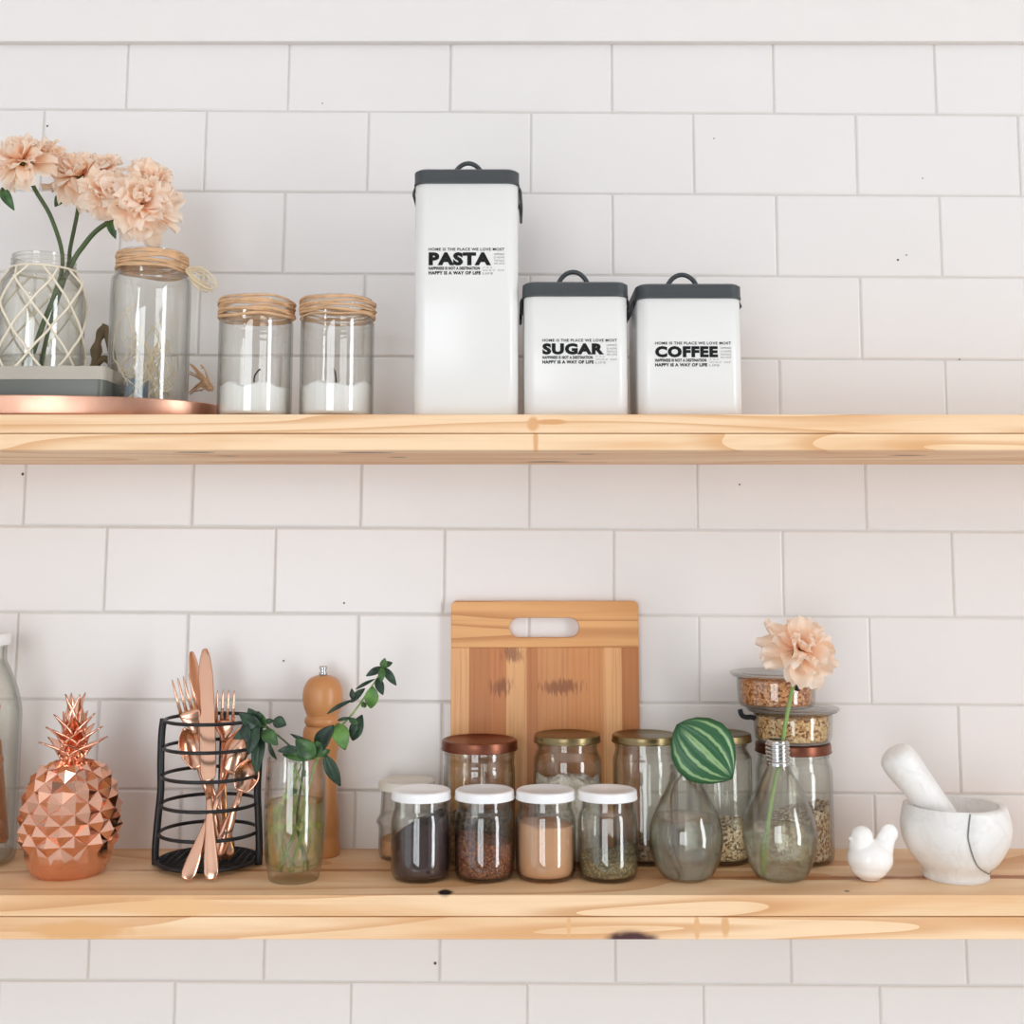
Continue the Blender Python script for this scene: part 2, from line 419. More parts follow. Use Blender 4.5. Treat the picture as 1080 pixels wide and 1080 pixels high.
for (u, v, r) in ((24, 500, 1.5), (780, 511, 1.1), (947, 274, 1.2), (956, 269, .9), (363, 636, 1.1), (340, 109, .8), (753, 146, .8), (973, 188, .8), (299, 697, 1.0), (459, 1016, 1.6), (1012, 379, 1.0), (50, 133, 1.2)):
    p = at(u, v, -.0008); rr = r / 880
    vs = [bm.verts.new((p.x + rr * math.cos(a) * random.uniform(.7, 1.2), -.0008, p.z + rr * math.sin(a) * random.uniform(.7, 1.2))) for a in [q * PI / 4 for q in range(8)]]
    f = bm.faces.new(vs); f.material_index = 2
bm.normal_update()
for f in bm.faces:
    if f.normal.y > .9 and f.calc_center_median().y < .01: f.normal_flip()
tag(obj('wall_back', bm, ['tile_glaze', 'grout', 'speck'], smooth=False), kind='structure')
bm = box(BM(), (-RX, -.012, .9735), (RX, .0, CZ), .0015)
tag(obj('trim_1', bm, 'wall_paint', smooth=False), kind='structure')
tag(obj('floor', box(BM(), (-RX - .12, RY - .12, FZ - .1), (RX + .12, .12, FZ)), 'floor_board', smooth=False), kind='structure')
tag(obj('ceiling', box(BM(), (-RX - .12, RY - .12, CZ), (RX + .12, .12, CZ + .1)), 'room_paint', smooth=False), kind='structure')
def wall_with_opening(name, axis, pos, a0, a1, o0, o1, z0, z1):
    bm = BM(); t = .12
    def B(p0, p1, q0, q1):
        if axis == 'x': box(bm, (min(pos, pos + t * (1 if pos > 0 else -1)), p0, q0), (max(pos, pos + t * (1 if pos > 0 else -1)), p1, q1))
        else: box(bm, (p0, pos - t, q0), (p1, pos, q1))
    B(a0, o0, FZ, CZ); B(o1, a1, FZ, CZ); B(o0, o1, FZ, z0); B(o0, o1, z1, CZ)
    tag(obj(name, bm, 'taupe_paint' if axis == 'y' else 'room_paint', smooth=False), kind='structure')
def window(n, axis, pos, o0, o1, z0, z1, bars):
    bm = BM(); w = .05; q = pos + (.03 if pos > 0 else -.03) if axis == 'x' else pos - .03
    def B(p0, p1, r0, r1):
        if axis == 'x': box(bm, (q - .02, p0, r0), (q + .02, p1, r1))
        else: box(bm, (p0, q - .02, r0), (p1, q + .02, r1))
    B(o0, o0 + w, z0, z1); B(o1 - w, o1, z0, z1); B(o0, o1, z0, z0 + w); B(o0, o1, z1 - w, z1)
    for i in range(1, bars): m = o0 + (o1 - o0) * i / bars; B(m - w / 2, m + w / 2, z0, z1)
    tag(obj('window_%d' % n, bm, 'dark_window_frame', smooth=False), kind='structure')
def daylight(name, loc, rot, sx, sy, power, col=(1, 1, 1)):
    l = bpy.data.lights.new(name, 'AREA'); l.shape = 'RECTANGLE'; l.size = sx; l.size_y = sy; l.energy = power; l.color = col
    o = bpy.data.objects.new(name, l); C.objects.link(o); o.location = loc; o.rotation_euler = rot
R1 = (-2.6, -1.75, -1.1, 1.6); L1 = (-3.7, -1.5, -1.1, 1.5); F1 = (-2.1, -.2, -1.15, 1.5)
wall_with_opening('wall_right', 'x', RX, RY, 0, R1[0], R1[1], R1[2], R1[3]); window(1, 'x', RX, *R1, 1)
wall_with_opening('wall_left', 'x', -RX, RY, 0, L1[0], L1[1], L1[2], L1[3]); window(2, 'x', -RX, *L1, 2)
wall_with_opening('wall_front', 'y', RY, -RX, RX, F1[0], F1[1], F1[2], F1[3]); window(3, 'y', RY, *F1, 2)  # opposite opening is unseen, added for soft frontal fill
KR, KL, KF = 118, 16, 112
daylight('daylight_right', (RX + .1, (R1[0] + R1[1]) / 2, (R1[2] + R1[3]) / 2), (0, PI / 2, 0), R1[3] - R1[2], R1[1] - R1[0], KR, (.93, .975, 1))
daylight('daylight_left', (-RX - .1, (L1[0] + L1[1]) / 2, (L1[2] + L1[3]) / 2), (0, -PI / 2, 0), L1[3] - L1[2], L1[1] - L1[0], KL, (.93, .975, 1))
daylight('fill_front', ((F1[0] + F1[1]) / 2, RY - .1, (F1[2] + F1[3]) / 2), (PI / 2, 0, 0), F1[1] - F1[0], F1[3] - F1[2], KF, (.91, .965, 1))  # added fill lamp behind the opposite opening, flattens the light on the wall
w = bpy.data.worlds.new('World'); bpy.context.scene.world = w; w.use_nodes = True
w.node_tree.nodes['Background'].inputs[0].default_value = (.9, .95, 1, 1); w.node_tree.nodes['Background'].inputs[1].default_value = 1.0

# ------------------------------------------------------------------ shelves
SX = 1.15; SF = -.199; UT, UB, UM = .4845, .4467, .4645; LB, LM = -.0426, -.0208
def shelf(label, zt, zm, zb, m1, m2):
    t = thing('wall_shelf', label, 'shelf', (0, 0, zb), 'thick pine wall shelves')
    del t['group']
    for z0, z1, m in ((zm + .0004, zt, m1), (zb, zm - .0004, m2)):
        o = obj('plank', box(BM(), (-SX, SF, z0), (SX, 0, z1), .0007, 1), m, t, smooth=False)
        # keep the grain pattern in world metres
        o.data.transform(Matrix.Translation((0, 0, zb))); o.location = (0, 0, -zb)
shelf('upper thick pine shelf of two stacked planks, carrying the white canisters', UT, UM, UB, 'pine_upper_top', 'pine_upper_bottom')
shelf('lower thick pine shelf of two stacked planks, carrying the spice jars and mortar', 0, LM, LB, 'pine_lower_top', 'pine_lower_bottom')

# ------------------------------------------------------------------ canisters
def canister(u0, u1, vlb, vlt, vh, word, label, tx, clips):
    Yf = -.186
    a, b = at(u0, vlb, Yf), at(u1, vlb, Yf); W = b.x - a.x; cx = (a.x + b.x) / 2; D = .112; cy = Yf + D / 2
    zl = a.z; zt = at(u0, vlt, Yf).z
    t = thing('kitchen_canister', label, 'canister', (cx, cy, UT))
    o = rrect(W, D, .013)
    ins = lambda k: rrect(W - 2 * k, D - 2 * k, .013 - k * .5)
    obj('body', loft(BM(), [(ins(.0015), UT, (cx, cy)), (o, UT + .0015, (cx, cy)), (o, zl - .001, (cx, cy)), (ins(.001), zl, (cx, cy))]), 'enamel', t, angle=50)
    lw = .0012; lo = rrect(W + 2 * lw, D + 2 * lw, .014)
    li = rrect(W - .003, D - .003, .012)
    lid = obj('lid', loft(BM(), [(lo, zl - .0005, (cx, cy)), (rrect(W + 2 * lw + .0012, D + 2 * lw + .0012, .0146), zl + .001, (cx, cy)), (lo, zl + .0025, (cx, cy)), (lo, zt - .002, (cx, cy)), (li, zt, (cx, cy))]), 'tin_lid', t, angle=50)
    hz = at(u0, vh, cy).z - zt
    hw = .0185; pts = [(cx + hw * math.cos(q), cy, zt - .002 + (hz + .0005) * math.sin(q)) for q in [PI * k / 16 for k in range(17)]]
    obj('handle', tube(BM(), pts, .0027, 8, flat=1.0), 'tin_lid', lid)
    for side, ln, outw in clips:
        x = cx + side * (W / 2 + .0012)
        p = [(x, cy - .03, zl + .002), (x + side * .0015, cy - .03, zl - .002), (x + side * (.0015 + outw), cy - .03, zl - ln)]
        bm = tube(BM(), p, .0016, 8); tube(bm, [(q[0], cy + .03, q[2]) for q in p], .0016, 8)
        e = p[-1]; tube(bm, [(e[0], cy - .03, e[2]), (e[0], cy + .03, e[2])], .0016, 8)
        obj('side_clip', bm, 'tin_lid', t)
    # print
    y = Yf - .0001; w0, w1, vt, vb = tx
    s = (w1 - w0) / 66.0
    def R(txt, ua, ub, va, vb_, bold, bm): 
        p, q = at(ua, vb_, y), at(ub, va, y); return text_bm(txt, p.x, q.x, p.z, q.z, y, bold, bm)
    bm = R(word, w0, w1, vt, vb, .062, None)
    R('HOME IS THE PLACE WE LOVE MOST', w0, w0 + 80 * s, vt - 4.6, vt - 1.6, .022, bm)
    R('HAPPINESS IS NOT A DESTINATION', w0, w0 + 54 * s, vb + 1.3, vb + 4.6, .045, bm)
    R('HAPPY IS A WAY OF LIFE', w0, w0 + 55 * s, vb + 6.0, vb + 9.6, .05, bm)
    obj('lettering', bm, 'black_print', t, smooth=False)
    bm = R('HAPPINESS', w0 + 69 * s, w0 + 80 * s, vt + 1, vt + 3, 0, None)
    for k, wd in enumerate(('IS HOME', 'THE PLACE', 'WE LOVE')): R(wd, w0 + 69 * s, w0 + 80 * s, vt + 4.5 + 3.2 * k, vt + 6.5 + 3.2 * k, 0, bm)
    R('IT IS A', w0 + 57 * s, w0 + 67 * s, vb + 1.3, vb + 3, 0, bm); R('WAY OF', w0 + 57 * s, w0 + 80 * s, vb + 4.2, vb + 6, 0, bm); R('LIFE', w0 + 57 * s, w0 + 68 * s, vb + 7.4, vb + 9.4, .01, bm)
    obj('small_lettering', bm, 'grey_print', t, smooth=False)
canister(437.5, 546.5, 193, 178, 171, 'PASTA', 'tall white canister with a dark grey lid, lettered PASTA', (452, 518, 266, 280), [(1, .02, .001), (-1, .006, .0005)])
canister(552.5, 662, 312, 297, 285.5, 'SUGAR', 'short white canister with a dark grey lid, lettered SUGAR', (572, 637, 362, 374), [(-1, .014, .0003), (1, .007, .0005)])
canister(672.5, 782, 314, 299, 288.5, 'COFFEE', 'short white canister with a dark grey lid, lettered COFFEE', (691, 757, 365, 377), [(-1, .013, .003), (1, .004, .001)])

# ------------------------------------------------------------------ jars
def outer_smooth(pts, n=5): return [(max(p[0], 0), p[1]) for p in cr([(a, b, 0) for a, b in pts], n)]
def r_at(prof, z):
    for (r0, z0), (r1, z1) in zip(prof, prof[1:]):
        if min(z0, z1) - 1e-9 <= z <= max(z0, z1) + 1e-9 and abs(z1 - z0) > 1e-9: return r0 + (r1 - r0) * (z - z0) / (z1 - z0)
    return prof[-1][0]
def vessel(parent, x, y, z, outer, wall=.002, base=.004, mat='glass_clear', name='glass_body'):
    """outer: smoothed (r,z) from the foot up; makes a closed wall with real thickness"""
    inner = [(max(r - wall, .001), zz) for r, zz in outer if zz > base + .0005]
    rb = max(r_at(outer, base + .0005) - wall - .001, .002)
    prof = [(0, 0)] + [p for p in outer] + inner[::-1] + [(rb, base), (0, base)]
    return obj(name, lathe(BM(), prof, x, y, z, 72), mat, parent, angle=60)
def fill(name, label, cat, x, y, z, outer, mat, top, wall=.002, base=.004, slant=(0, 0), lump=.002, freq=90, gap=.0007, nr=14):
    """loose contents filling a vessel to a lumpy top"""
    bm = BM(); seg = 64; zs = [base + .0006 + (top - base - .0006) * k / 14 for k in range(15)]
    rings = []; ctr = bm.verts.new((x, y, z + base + .0006))
    for k, zz in enumerate(zs):
        r = r_at(outer, zz) - wall - gap
        if k == 0: r = max(r - .0015, .002)
        ring = []
        for i in range(seg):
            a = 2 * PI * i / seg; px, py = r * math.cos(a), r * math.sin(a)
            f = k / 14; dz = f * (slant[0] * px + slant[1] * py + lump * noise.noise(Vector((px * freq, py * freq, 3 + x * 50))))
            zz2 = zz + dz; rr = min(r, r_at(outer, max(base + .001, min(zz2, outer[-1][1]))) - wall - gap)
            ring.append(bm.verts.new((x + rr * math.cos(a), y + rr * math.sin(a), z + zz2)))
        rings.append(ring)
    rt = r_at(outer, top) - wall - gap
    for k in range(1, nr):
        r = rt * (1 - k / nr); ring = []
        for i in range(seg):
            a = 2 * PI * i / seg; px, py = r * math.cos(a), r * math.sin(a)
            ring.append(bm.verts.new((x + px, y + py, z + top + slant[0] * px + slant[1] * py + lump * noise.noise(Vector((px * freq, py * freq, 3 + x * 50))) + lump * .4 * noise.noise(Vector((px * freq * 4, py * freq * 4, 1))))))
        rings.append(ring)
    for a, b in zip(rings, rings[1:]):
        for i in range(seg): bm.faces.new((a[i], a[(i + 1) % seg], b[(i + 1) % seg], b[i]))
    c2 = bm.verts.new((x, y, z + top + lump * noise.noise(Vector((0, 0, 3 + x * 50)))))
    for i in range(seg):
        bm.faces.new((ctr, rings[0][(i + 1) % seg], rings[0][i])); bm.faces.new((rings[-1][i], rings[-1][(i + 1) % seg], c2))
    bmesh.ops.recalc_face_normals(bm, faces=bm.faces)
    o = solo(obj(name, bm, mat), (x, y, z + base))
    return tag(o, label, cat, kind='stuff')
def screw_lid(parent, x, y, z, r, h, mat, name='lid'):
    """metal twist lid: rolled skirt, rounded shoulder, shallow sunken top"""
    p = [(r - .0022, 0), (r, 0), (r + .0004, .0008), (r + .0003, .0018), (r - .0003, .0026), (r - .0002, h - .003), (r - .0008, h - .001), (r - .0024, h), (r - .0045, h - .0001), (r - .006, h - .0011), (0, h - .0013), ]
    pr = p + [(0, h - .0022), (r - .002, h - .0022), (r - .0022, 0)]
    return obj(name, lathe(BM(), pr, x, y, z, 64), mat, parent, angle=40)

# four small jars with white lids
small = outer_smooth([(.0255, 0), (.0285, .0015), (.0308, .006), (.0318, .014), (.0318, .040), (.0316, .058), (.0300, .067), (.0282, .0715), (.0280, .0775), (.0280, .0895)])
spec = [(444, 'coffee_powder', 'coffee_dark', 'dark brown coffee powder, heaped sloping in the leftmost small jar', 'small glass jar with white lid holding dark coffee powder', .054, (.5, .1), .002),
        (511, 'chilli_flakes', 'spice_red', 'red brown spice flakes in the second small jar from the left', 'small glass jar with white lid holding red brown spice flakes', .040, (-.15, .0), .003),
        (575.5, 'peach_powder', 'cocoa_powder', 'peach coloured powder in the third small jar from the left', 'small glass jar with white lid holding peach coloured powder', .056, (-.05, 0), .002),
        (641, 'dried_herb_leaves', 'herbs', 'dull green dried herbs low in the rightmost small jar', 'small glass jar with white lid, a little dried herb in it', .024, (.06, .1), .006)]
for u, nm, mt, cl, jl, top, sl, lp in spec:
    Yc = -.130; x = at(u, 880, Yc).x
    t = thing('spice_jar', jl, 'jar', (x, Yc, 0), 'small white-lidded spice jars')
    vessel(t, x, Yc, 0, small, .0018, .004)
    screw_lid(t, x, Yc, .0812, .0316, .0098, 'white_lid')
    fill(nm, cl, 'spice', x, Yc, 0, small, mt, top, .0018, .004, sl, lp)

def tall_jar(u, Yc, rb, rl, vtop, lidh, label, lidmat, neck=.92, group=None, seedh=None):
    x = at(u, 850, Yc).x; zt = at(u, vtop, Yc - rl * .0).z
    zn = zt - lidh
    o = outer_smooth([(rb * .86, 0), (rb * .95, .0025), (rb, .010), (rb, .05), (rb, zn - .024), (rb * .97, zn - .016), (rl * neck, zn - .008), (rl * (neck - .01), zn - .002), (rl * (neck - .01), zt - .004)])
    t = thing('storage_jar', label, 'jar', (x, Yc, 0), group)
    b = vessel(t, x, Yc, 0, o, .0022, .005, 'glass_green')
    ring = lathe(BM(), [(rl * neck - .001, 0), (rl * neck + .0012, .0008), (rl * neck - .001, .0016)], x, Yc, zn - .0045, 64)
    obj('thread_ring', ring, 'glass_green', b)
    screw_lid(t, x, Yc, zn, rl, lidh, lidmat)
    return x, o, zt
xb, ob, _ = tall_jar(505.5, -.0585, .0400, .0428, 779, .0115, 'wide glass jar with a brown metal lid, in front of the bamboo board', 'brown_metal')
x1, o1, _ = tall_jar(598.5, -.0560, .0385, .0378, 773.5, .0090, 'glass jar with gold lid, filled with white flakes', 'gold_lid', .9)
x2, o2, _ = tall_jar(681, -.0540, .0365, .0375, 773.5, .0090, 'empty-looking glass jar with gold lid, left of the striped leaf', 'gold_lid', .9)
x3, o3, _ = tall_jar(759, -.0540, .0365, .0370, 772.5, .0090, 'glass jar with gold lid and grains at the bottom, between the two bulb vases', 'gold_lid', .84)
x4, o4, zt4 = tall_jar(838, -.0530, .0425, .0425, 782, .0110, 'glass jar with brown metal lid, under the two stacked glass bowls', 'brown_metal')
fill('coconut_flakes', 'white flakes heaped in the gold-lidded jar', 'flakes', x1, -.0560, 0, o1, 'flakes', .088, .0022, .005, (0, -.05), .010, 60)
fill('brown_seeds', 'thin layer of brown seeds in the empty-looking gold-lidded jar', 'seeds', x2, -.0540, 0, o2, 'seeds', .016, .0022, .005, (0, 0), .004)
fill('barley_grains', 'pale and brown grains low in the jar between the bulb vases', 'grains', x3, -.0540, 0, o3, 'grains', .042, .0022, .005, (0, 0), .004)
fill('pale_muesli', 'pale brown flecked muesli in the jar under the stacked bowls', 'muesli', x4, -.0530, 0, o4, 'muesli_pale', .050, .0022, .005, (.35, 0), .006)
fill('brown_granules', 'brown lentils in the wide jar with brown lid', 'lentils', xb, -.0585, 0, ob, 'seeds', .05, .0022, .005, (0, 0), .004)  # brown granular fill to just under half height

# small pale-lidded jar at the back left
Yc = -.040; xs = at(429, 860, Yc).x; zt = at(429, 822, Yc).z
os_ = outer_smooth([(.027, 0), (.030, .002), (.0315, .01), (.0315, .03), (.0325, .036), (.0345, .040), (.0325, .044), (.0300, .05), (.0288, zt - .012), (.0288, zt - .003)])
t = thing('storage_jar', 'small glass jar with pale lid, half hidden behind the coffee powder jar', 'jar', (xs, Yc, 0))
vessel(t, xs, Yc, 0, os_, .002, .004)
screw_lid(t, xs, Yc, zt - .0095, .0325, .0095, 'pale_lid')
fill('beige_powder', 'beige powder low in the pale-lidded jar at the back', 'powder', xs, Yc, 0, os_, 'cocoa_powder', .022, .002, .004, (.05, 0), .001)

# ------------------------------------------------------------------ two flanged glass bowls stacked on the brown lid
def bowl(u, z, Yc, label, mat, cname, clabel, clip):
    x = at(u, 760, Yc).x
    o = outer_smooth([(.036, 0), (.0405, .0015), (.0425, .006), (.0435, .018), (.0442, .030), (.0452, .0325), (.0495, .0345)])
    t = thing('glass_bowl', label, 'bowl', (x, Yc, z))
    vessel(t, x, Yc, z, o, .0018, .003, 'glass_clear')
    lid = obj('glass_lid', lathe(BM(), [(0, .0352), (.049, .0352), (.0515, .0362), (.052, .0378), (.0505, .039), (.044, .0385), (.041, .0372), (0, .0368)], x, Yc, z, 72), 'glass_clear', t, angle=60)
    a = clip; d = Vector((math.cos(a), math.sin(a), 0)); c = Vector((x, Yc, z))
    pts = [c + d * .043 + Vector((0, 0, .026)), c + d * .0475 + Vector((0, 0, .0275)), c + d * .0535 + Vector((0, 0, .0275)), c + d * .058 + Vector((0, 0, .030)), c + d * .060 + Vector((0, 0, .036))]
    if cname == 'toasted_muesli': pts = [c + d * .0455 + Vector((0, 0, .022)), c + d * .047 + Vector((0, 0, .028)), c + d * .0535 + Vector((0, 0, .034)), c + d * .0535 + Vector((0, 0, .0385))]
    obj('rubber_tab', tube(BM(), cr(pts, 4), .0028, 8), 'black_rubber', t)
    fill(cname, clabel, 'muesli', x, Yc, z, o, mat, .0295, .0018, .003, (0, 0), .003, gap=.0005)
    return z + .0391
zb = bowl(836, zt4 + .0001, -.056, 'glass lidded bowl of light muesli, lower of the stacked pair', 'muesli_light', 'light_muesli', 'light golden muesli in the lower glass bowl', PI + .05)
bowl(819.5, zb, -.056, 'glass lidded bowl of dark muesli, upper of the stacked pair', 'muesli_dark', 'toasted_muesli', 'toasted orange brown muesli in the upper glass bowl', -1.25)

# ------------------------------------------------------------------ cutting board
def board():
    Yb = -.0065; p0 = at(476, 634, Yb - .006); p1 = at(673, 634, Yb - .006)
    x0, x1_, zt = p0.x, p1.x, p0.z; zm = at(540, 683, Yb - .006).z; cx = (x0 + x1_) / 2; W = x1_ - x0
    t = thing('cutting_board', 'bamboo cutting board with oval hand hole, leaning upright on the wall', 'cutting board', (cx, Yb, 0))
    r = .006; n = 6
    out = [(-W / 2, zm), (W / 2, zm)] + [(W / 2 - r + r * math.cos(a), zt - r + r * math.sin(a)) for a in [PI / 2 * k / n for k in range(n + 1)]] + [(-W / 2 + r - r * math.sin(a), zt - r + r * math.cos(a)) for a in [PI / 2 * k / n for k in range(n + 1)]]
    h0, h1 = at(537, 662, Yb - .006), at(611, 662, Yb - .006); hr = .0115
    hx0, hx1, hz = h0.x - cx + hr, h1.x - cx - hr, h0.z
    hole = [(hx1 + hr * math.sin(a), hz + hr * math.cos(a)) for a in [PI * k / 12 for k in range(13)]] + [(hx0 - hr * math.sin(a), hz - hr * math.cos(a)) for a in [PI * k / 12 for k in range(13)]]
    bm = curve_mesh([out, hole], .012, .0008); bm.transform(Matrix.Translation((cx, Yb, 0)))
    obj('hand_rail', bm, 'bamboo_rail', t, angle=30)
    bm = curve_mesh([[(-W / 2, .0005), (W / 2, .0005), (W / 2, zm), (-W / 2, zm)]], .012, .0008); bm.transform(Matrix.Translation((cx, Yb, 0)))
    obj('stave_panel', bm, 'bamboo_panel', t, angle=30)
board()

# ------------------------------------------------------------------ bulb vases
def bulb(u, Yc, label, capped, wz, wname):
    x = at(u, 880, Yc).x
    o = outer_smooth([(.0165, 0), (.0225, .001), (.0285, .0060), (.0355, .0200), (.0388, .0380), (.0380, .0520), (.0320, .0700), (.0245, .0850), (.0190, .0960), (.0162, .1060), (.0158, .1150)] if not capped else
                     [(.0165, 0), (.0225, .001), (.0285, .0060), (.0350, .0200), (.0390, .0400), (.0385, .0530), (.0340, .0700), (.0265, .0880), (.0195, .1010), (.0140, .1100), (.0118, .1160), (.0112, .1200)])
    t = thing('bulb_vase', label, 'vase', (x, Yc, 0))
    vessel(t, x, Yc, 0, o, .0014, .003, 'glass_bulb')
    fill('water', wname, 'water', x, Yc, 0, o, 'water_clear', wz, .0014, .003, (0, 0), 0, gap=.0004)
    if capped:
        pr = [(.0128, 0), (.0128, .002)]
        for k in range(5): z = .0035 + k * .0040; pr += [(.0120, z), (.0131, z + .0012), (.0131, z + .0022), (.0120, z + .0034)]
        pr += [(.0118, .025), (.0105, .0262), (.0095, .0262), (.0095, 0), (.0128, 0)]
        obj('screw_cap', lathe(BM(), pr, x, Yc, .1165, 48), 'steel', t, angle=40)
    return x, o
bx1, _ = bulb(723.5, -.133, 'light bulb shaped glass vase without a cap, holding the striped leaf', False, .064, 'water in the uncapped bulb vase')
bx2, _ = bulb(822.5, -.133, 'light bulb shaped glass vase with silver screw cap, holding a peach flower', True, .052, 'water in the capped bulb vase')

# leaf geometry -------------------------------------------------------
def leaf_bm(bm, base, tip, width, nrm, curl=.15, fold=.18, nl=10, nw=4, shape=.8, uv=None):
    base, tip = Vector(base), Vector(tip); d = tip - base; L = d.length; d.normalize()
    nrm = Vector(nrm); nrm = (nrm - d * nrm.dot(d)).normalized(); sd = d.cross(nrm)
    grid = []
    for i in range(nl + 1):
        s = i / nl; w = width / 2 * (math.sin(PI * min(1, s * .96 + .02)) ** shape) * (1.12 - .35 * s); row = []
        for j in range(-nw, nw + 1):
            q = j / nw
            row.append(bm.verts.new(base + d * (L * s) + sd * (w * q) + nrm * (L * curl * math.sin(PI * s) + abs(q) * w * fold * 2 - .15 * w * q * q)))
        grid.append(row)
    top = []
    for i in range(nl):
        for j in range(2 * nw):
            f = bm.faces.new((grid[i][j], grid[i][j + 1], grid[i + 1][j + 1], grid[i + 1][j])); top.append(f)
            if uv is not None:
                for lp, (a, b) in zip(f.loops, ((j, i), (j + 1, i), (j + 1, i + 1), (j, i + 1))): lp[uv].uv = (a / (2 * nw), b / nl)
    return top
def leaf_obj(parent, mat, base, tip, width, nrm, **kw):
    bm = BM(); uv = bm.loops.layers.uv.new('UVMap')
    leaf_bm(bm, base, tip, width, nrm, uv=uv, **kw)
    o = obj('leaf', bm, mat, parent)
    so = o.modifiers.new('s', 'SOLIDIFY'); so.thickness = .0005; so.offset = 0
    return o

# striped peperomia leaf in the first bulb
t = thing('leaf_cutting', 'striped green watermelon peperomia leaf on a stalk in the uncapped bulb vase', 'leaf', (bx1, -.133, .0035))
pb = at(714, 764, -.150); pt_ = at(773, 821, -.166)
def rleaf():
    bm = BM(); uv = bm.loops.layers.uv.new('UVMap')
    d = (pt_ - pb); L = d.length; d.normalize(); n = Vector((-.15, -1, .25)); n = (n - d * n.dot(d)).normalized(); sd = d.cross(n)
    prof = [(0, 0), (.04, .28), (.12, .58), (.25, .84), (.42, 1.0), (.58, .98), (.73, .80), (.86, .52), (.95, .22), (1, 0)]
    rows = 24; cols = 16; g = []
    for i in range(rows + 1):
        s = i / rows
        for (s0, w0), (s1, w1) in zip(prof, prof[1:]):
            if s0 <= s <= s1: wv = w0 + (w1 - w0) * ((s - s0) / (s1 - s0)); break
        w = wv * .0345
        g.append([bm.verts.new(pb + d * L * s + sd * w * (j / cols * 2 - 1) + n * (-.006 * (j / cols * 2 - 1) ** 2 - .008 * (s - .35) ** 2 * 2 + .0012 * math.cos(abs(j / cols * 2 - 1) * 17))) for j in range(cols + 1)])
    for i in range(rows):
        for j in range(cols):
            f = bm.faces.new((g[i][j], g[i][j + 1], g[i + 1][j + 1], g[i + 1][j]))
            for lp, (a, b) in zip(f.loops, ((j, i), (j + 1, i), (j + 1, i + 1), (j, i + 1))): lp[uv].uv = (a / cols, b / rows)
    bmesh.ops.smooth_vert(bm, verts=bm.verts, factor=.5)
    o = obj('leaf_blade', bm, 'leaf_striped', t); so = o.modifiers.new('s', 'SOLIDIFY'); so.thickness = .0009; so.offset = 0
rleaf()
obj('stalk', tube(BM(), cr([at(727, 800, -.142), at(718, 818, -.136), at(710, 832, -.133), at(708, 850, -.13), (bx1 - .012, -.128, .03), (bx1 - .004, -.128, .008)], 5), .0012, 8), 'stem_brown', t)

# ------------------------------------------------------------------ flowers
def bloom(name, parent, c, axis, R, n, seed, flat=.75, wide=.40):
    rnd = random.Random(seed); c = Vector(c); axis = Vector(axis).normalized()
    q = Vector((0, 0, 1)).rotation_difference(axis)
    bm = BM(); tone = bm.verts.layers.float.new('tone')
    for k in range(n):
        f = (k + .5) / n                                # 0 centre .. 1 outer
        el = math.radians(84 - 108 * f ** .9 + rnd.uniform(-9, 9)); az = k * 2.39996 + rnd.uniform(-.2, .2)
        dirv = q @ Vector((math.cos(el) * math.cos(az), math.cos(el) * math.sin(az), math.sin(el) * flat))
        dirv.normalize(); up = (q @ Vector((0, 0, 1))); sd = dirv.cross(up)
        if sd.length < .1: sd = dirv.cross(Vector((1, 0, 0)))
        sd.normalize(); nr = sd.cross(dirv).normalized()
        tw = rnd.uniform(-.5, .5); sd2 = sd * math.cos(tw) + nr * math.sin(tw); nr = sd2.cross(dirv)
        L = R * (.62 + .38 * f) * rnd.uniform(.82, 1.1); W = R * (wide + .16 * f) * rnd.uniform(.8, 1.25); bend = rnd.uniform(-.3, .38); ph = rnd.uniform(0, 6)
        base = c + dirv * R * .10; grid = []; tn = rnd.uniform(-.15, .2)
        for i in range(8):
            s = i / 7; w = W * (math.sin(PI * min(.93, .10 + s * .82)) ** .7) * (.45 + .75 * s); row = []
            for j in range(-3, 4):
                u = j / 3
                p = base + dirv * (L * s) * (1 - .07 * u * u * s) + sd2 * (w * u * .62) + nr * (-bend * L * s * s + .28 * w * u * u * (1.2 - s) + .09 * R * s * s * math.sin(u * 4.5 + ph) + .05 * R * s * math.sin(7 * s + ph))
                v = bm.verts.new(p); v[tone] = max(0, min(1, .10 + .75 * s + tn + .1 * abs(u))); row.append(v)
            grid.append(row)
        for i in range(7):
            for j in range(6): bm.faces.new((grid[i][j], grid[i][j + 1], grid[i + 1][j + 1], grid[i + 1][j]))
    return obj(name, bm, 'petal', parent)
def flower(label, group, uvc, Yc, Rpx, axis, stem_pts, stem_r, stem_mat, seed, n, leaves=(), sub=()):
    base = stem_pts[-1]
    t = thing('peach_flower', label, 'flower', base, group)
    c = at(*uvc, Yc); R = Rpx / ppm(Yc, c.z)
    bloom('bloom', t, c, axis, R, n, seed)
    for k, (u, v, y, r) in enumerate(sub):
        cc = at(u, v, y); bloom('bloom', t, cc, axis, r / ppm(y, cc.z), int(n * .7), seed + 50 + k)
    pts = cr([c] + list(stem_pts), 6)
    obj('stem', tube(BM(), pts, stem_r, 8), stem_mat, t)
    a = (Vector(stem_pts[0]) - c).normalized()
    obj('calyx', tube(BM(), [c - a * R * .1, c + a * R * .15, c + a * R * .42, c + a * R * .6], [R * .1, R * .3, R * .2, stem_r], 10), 'sepal', t)
    for (b, tp, w) in leaves:
        leaf_obj(t, 'leaf_mid', at(*b, Yc), at(*tp, Yc - .004), w / 950, (0, -1, .2))
    return t

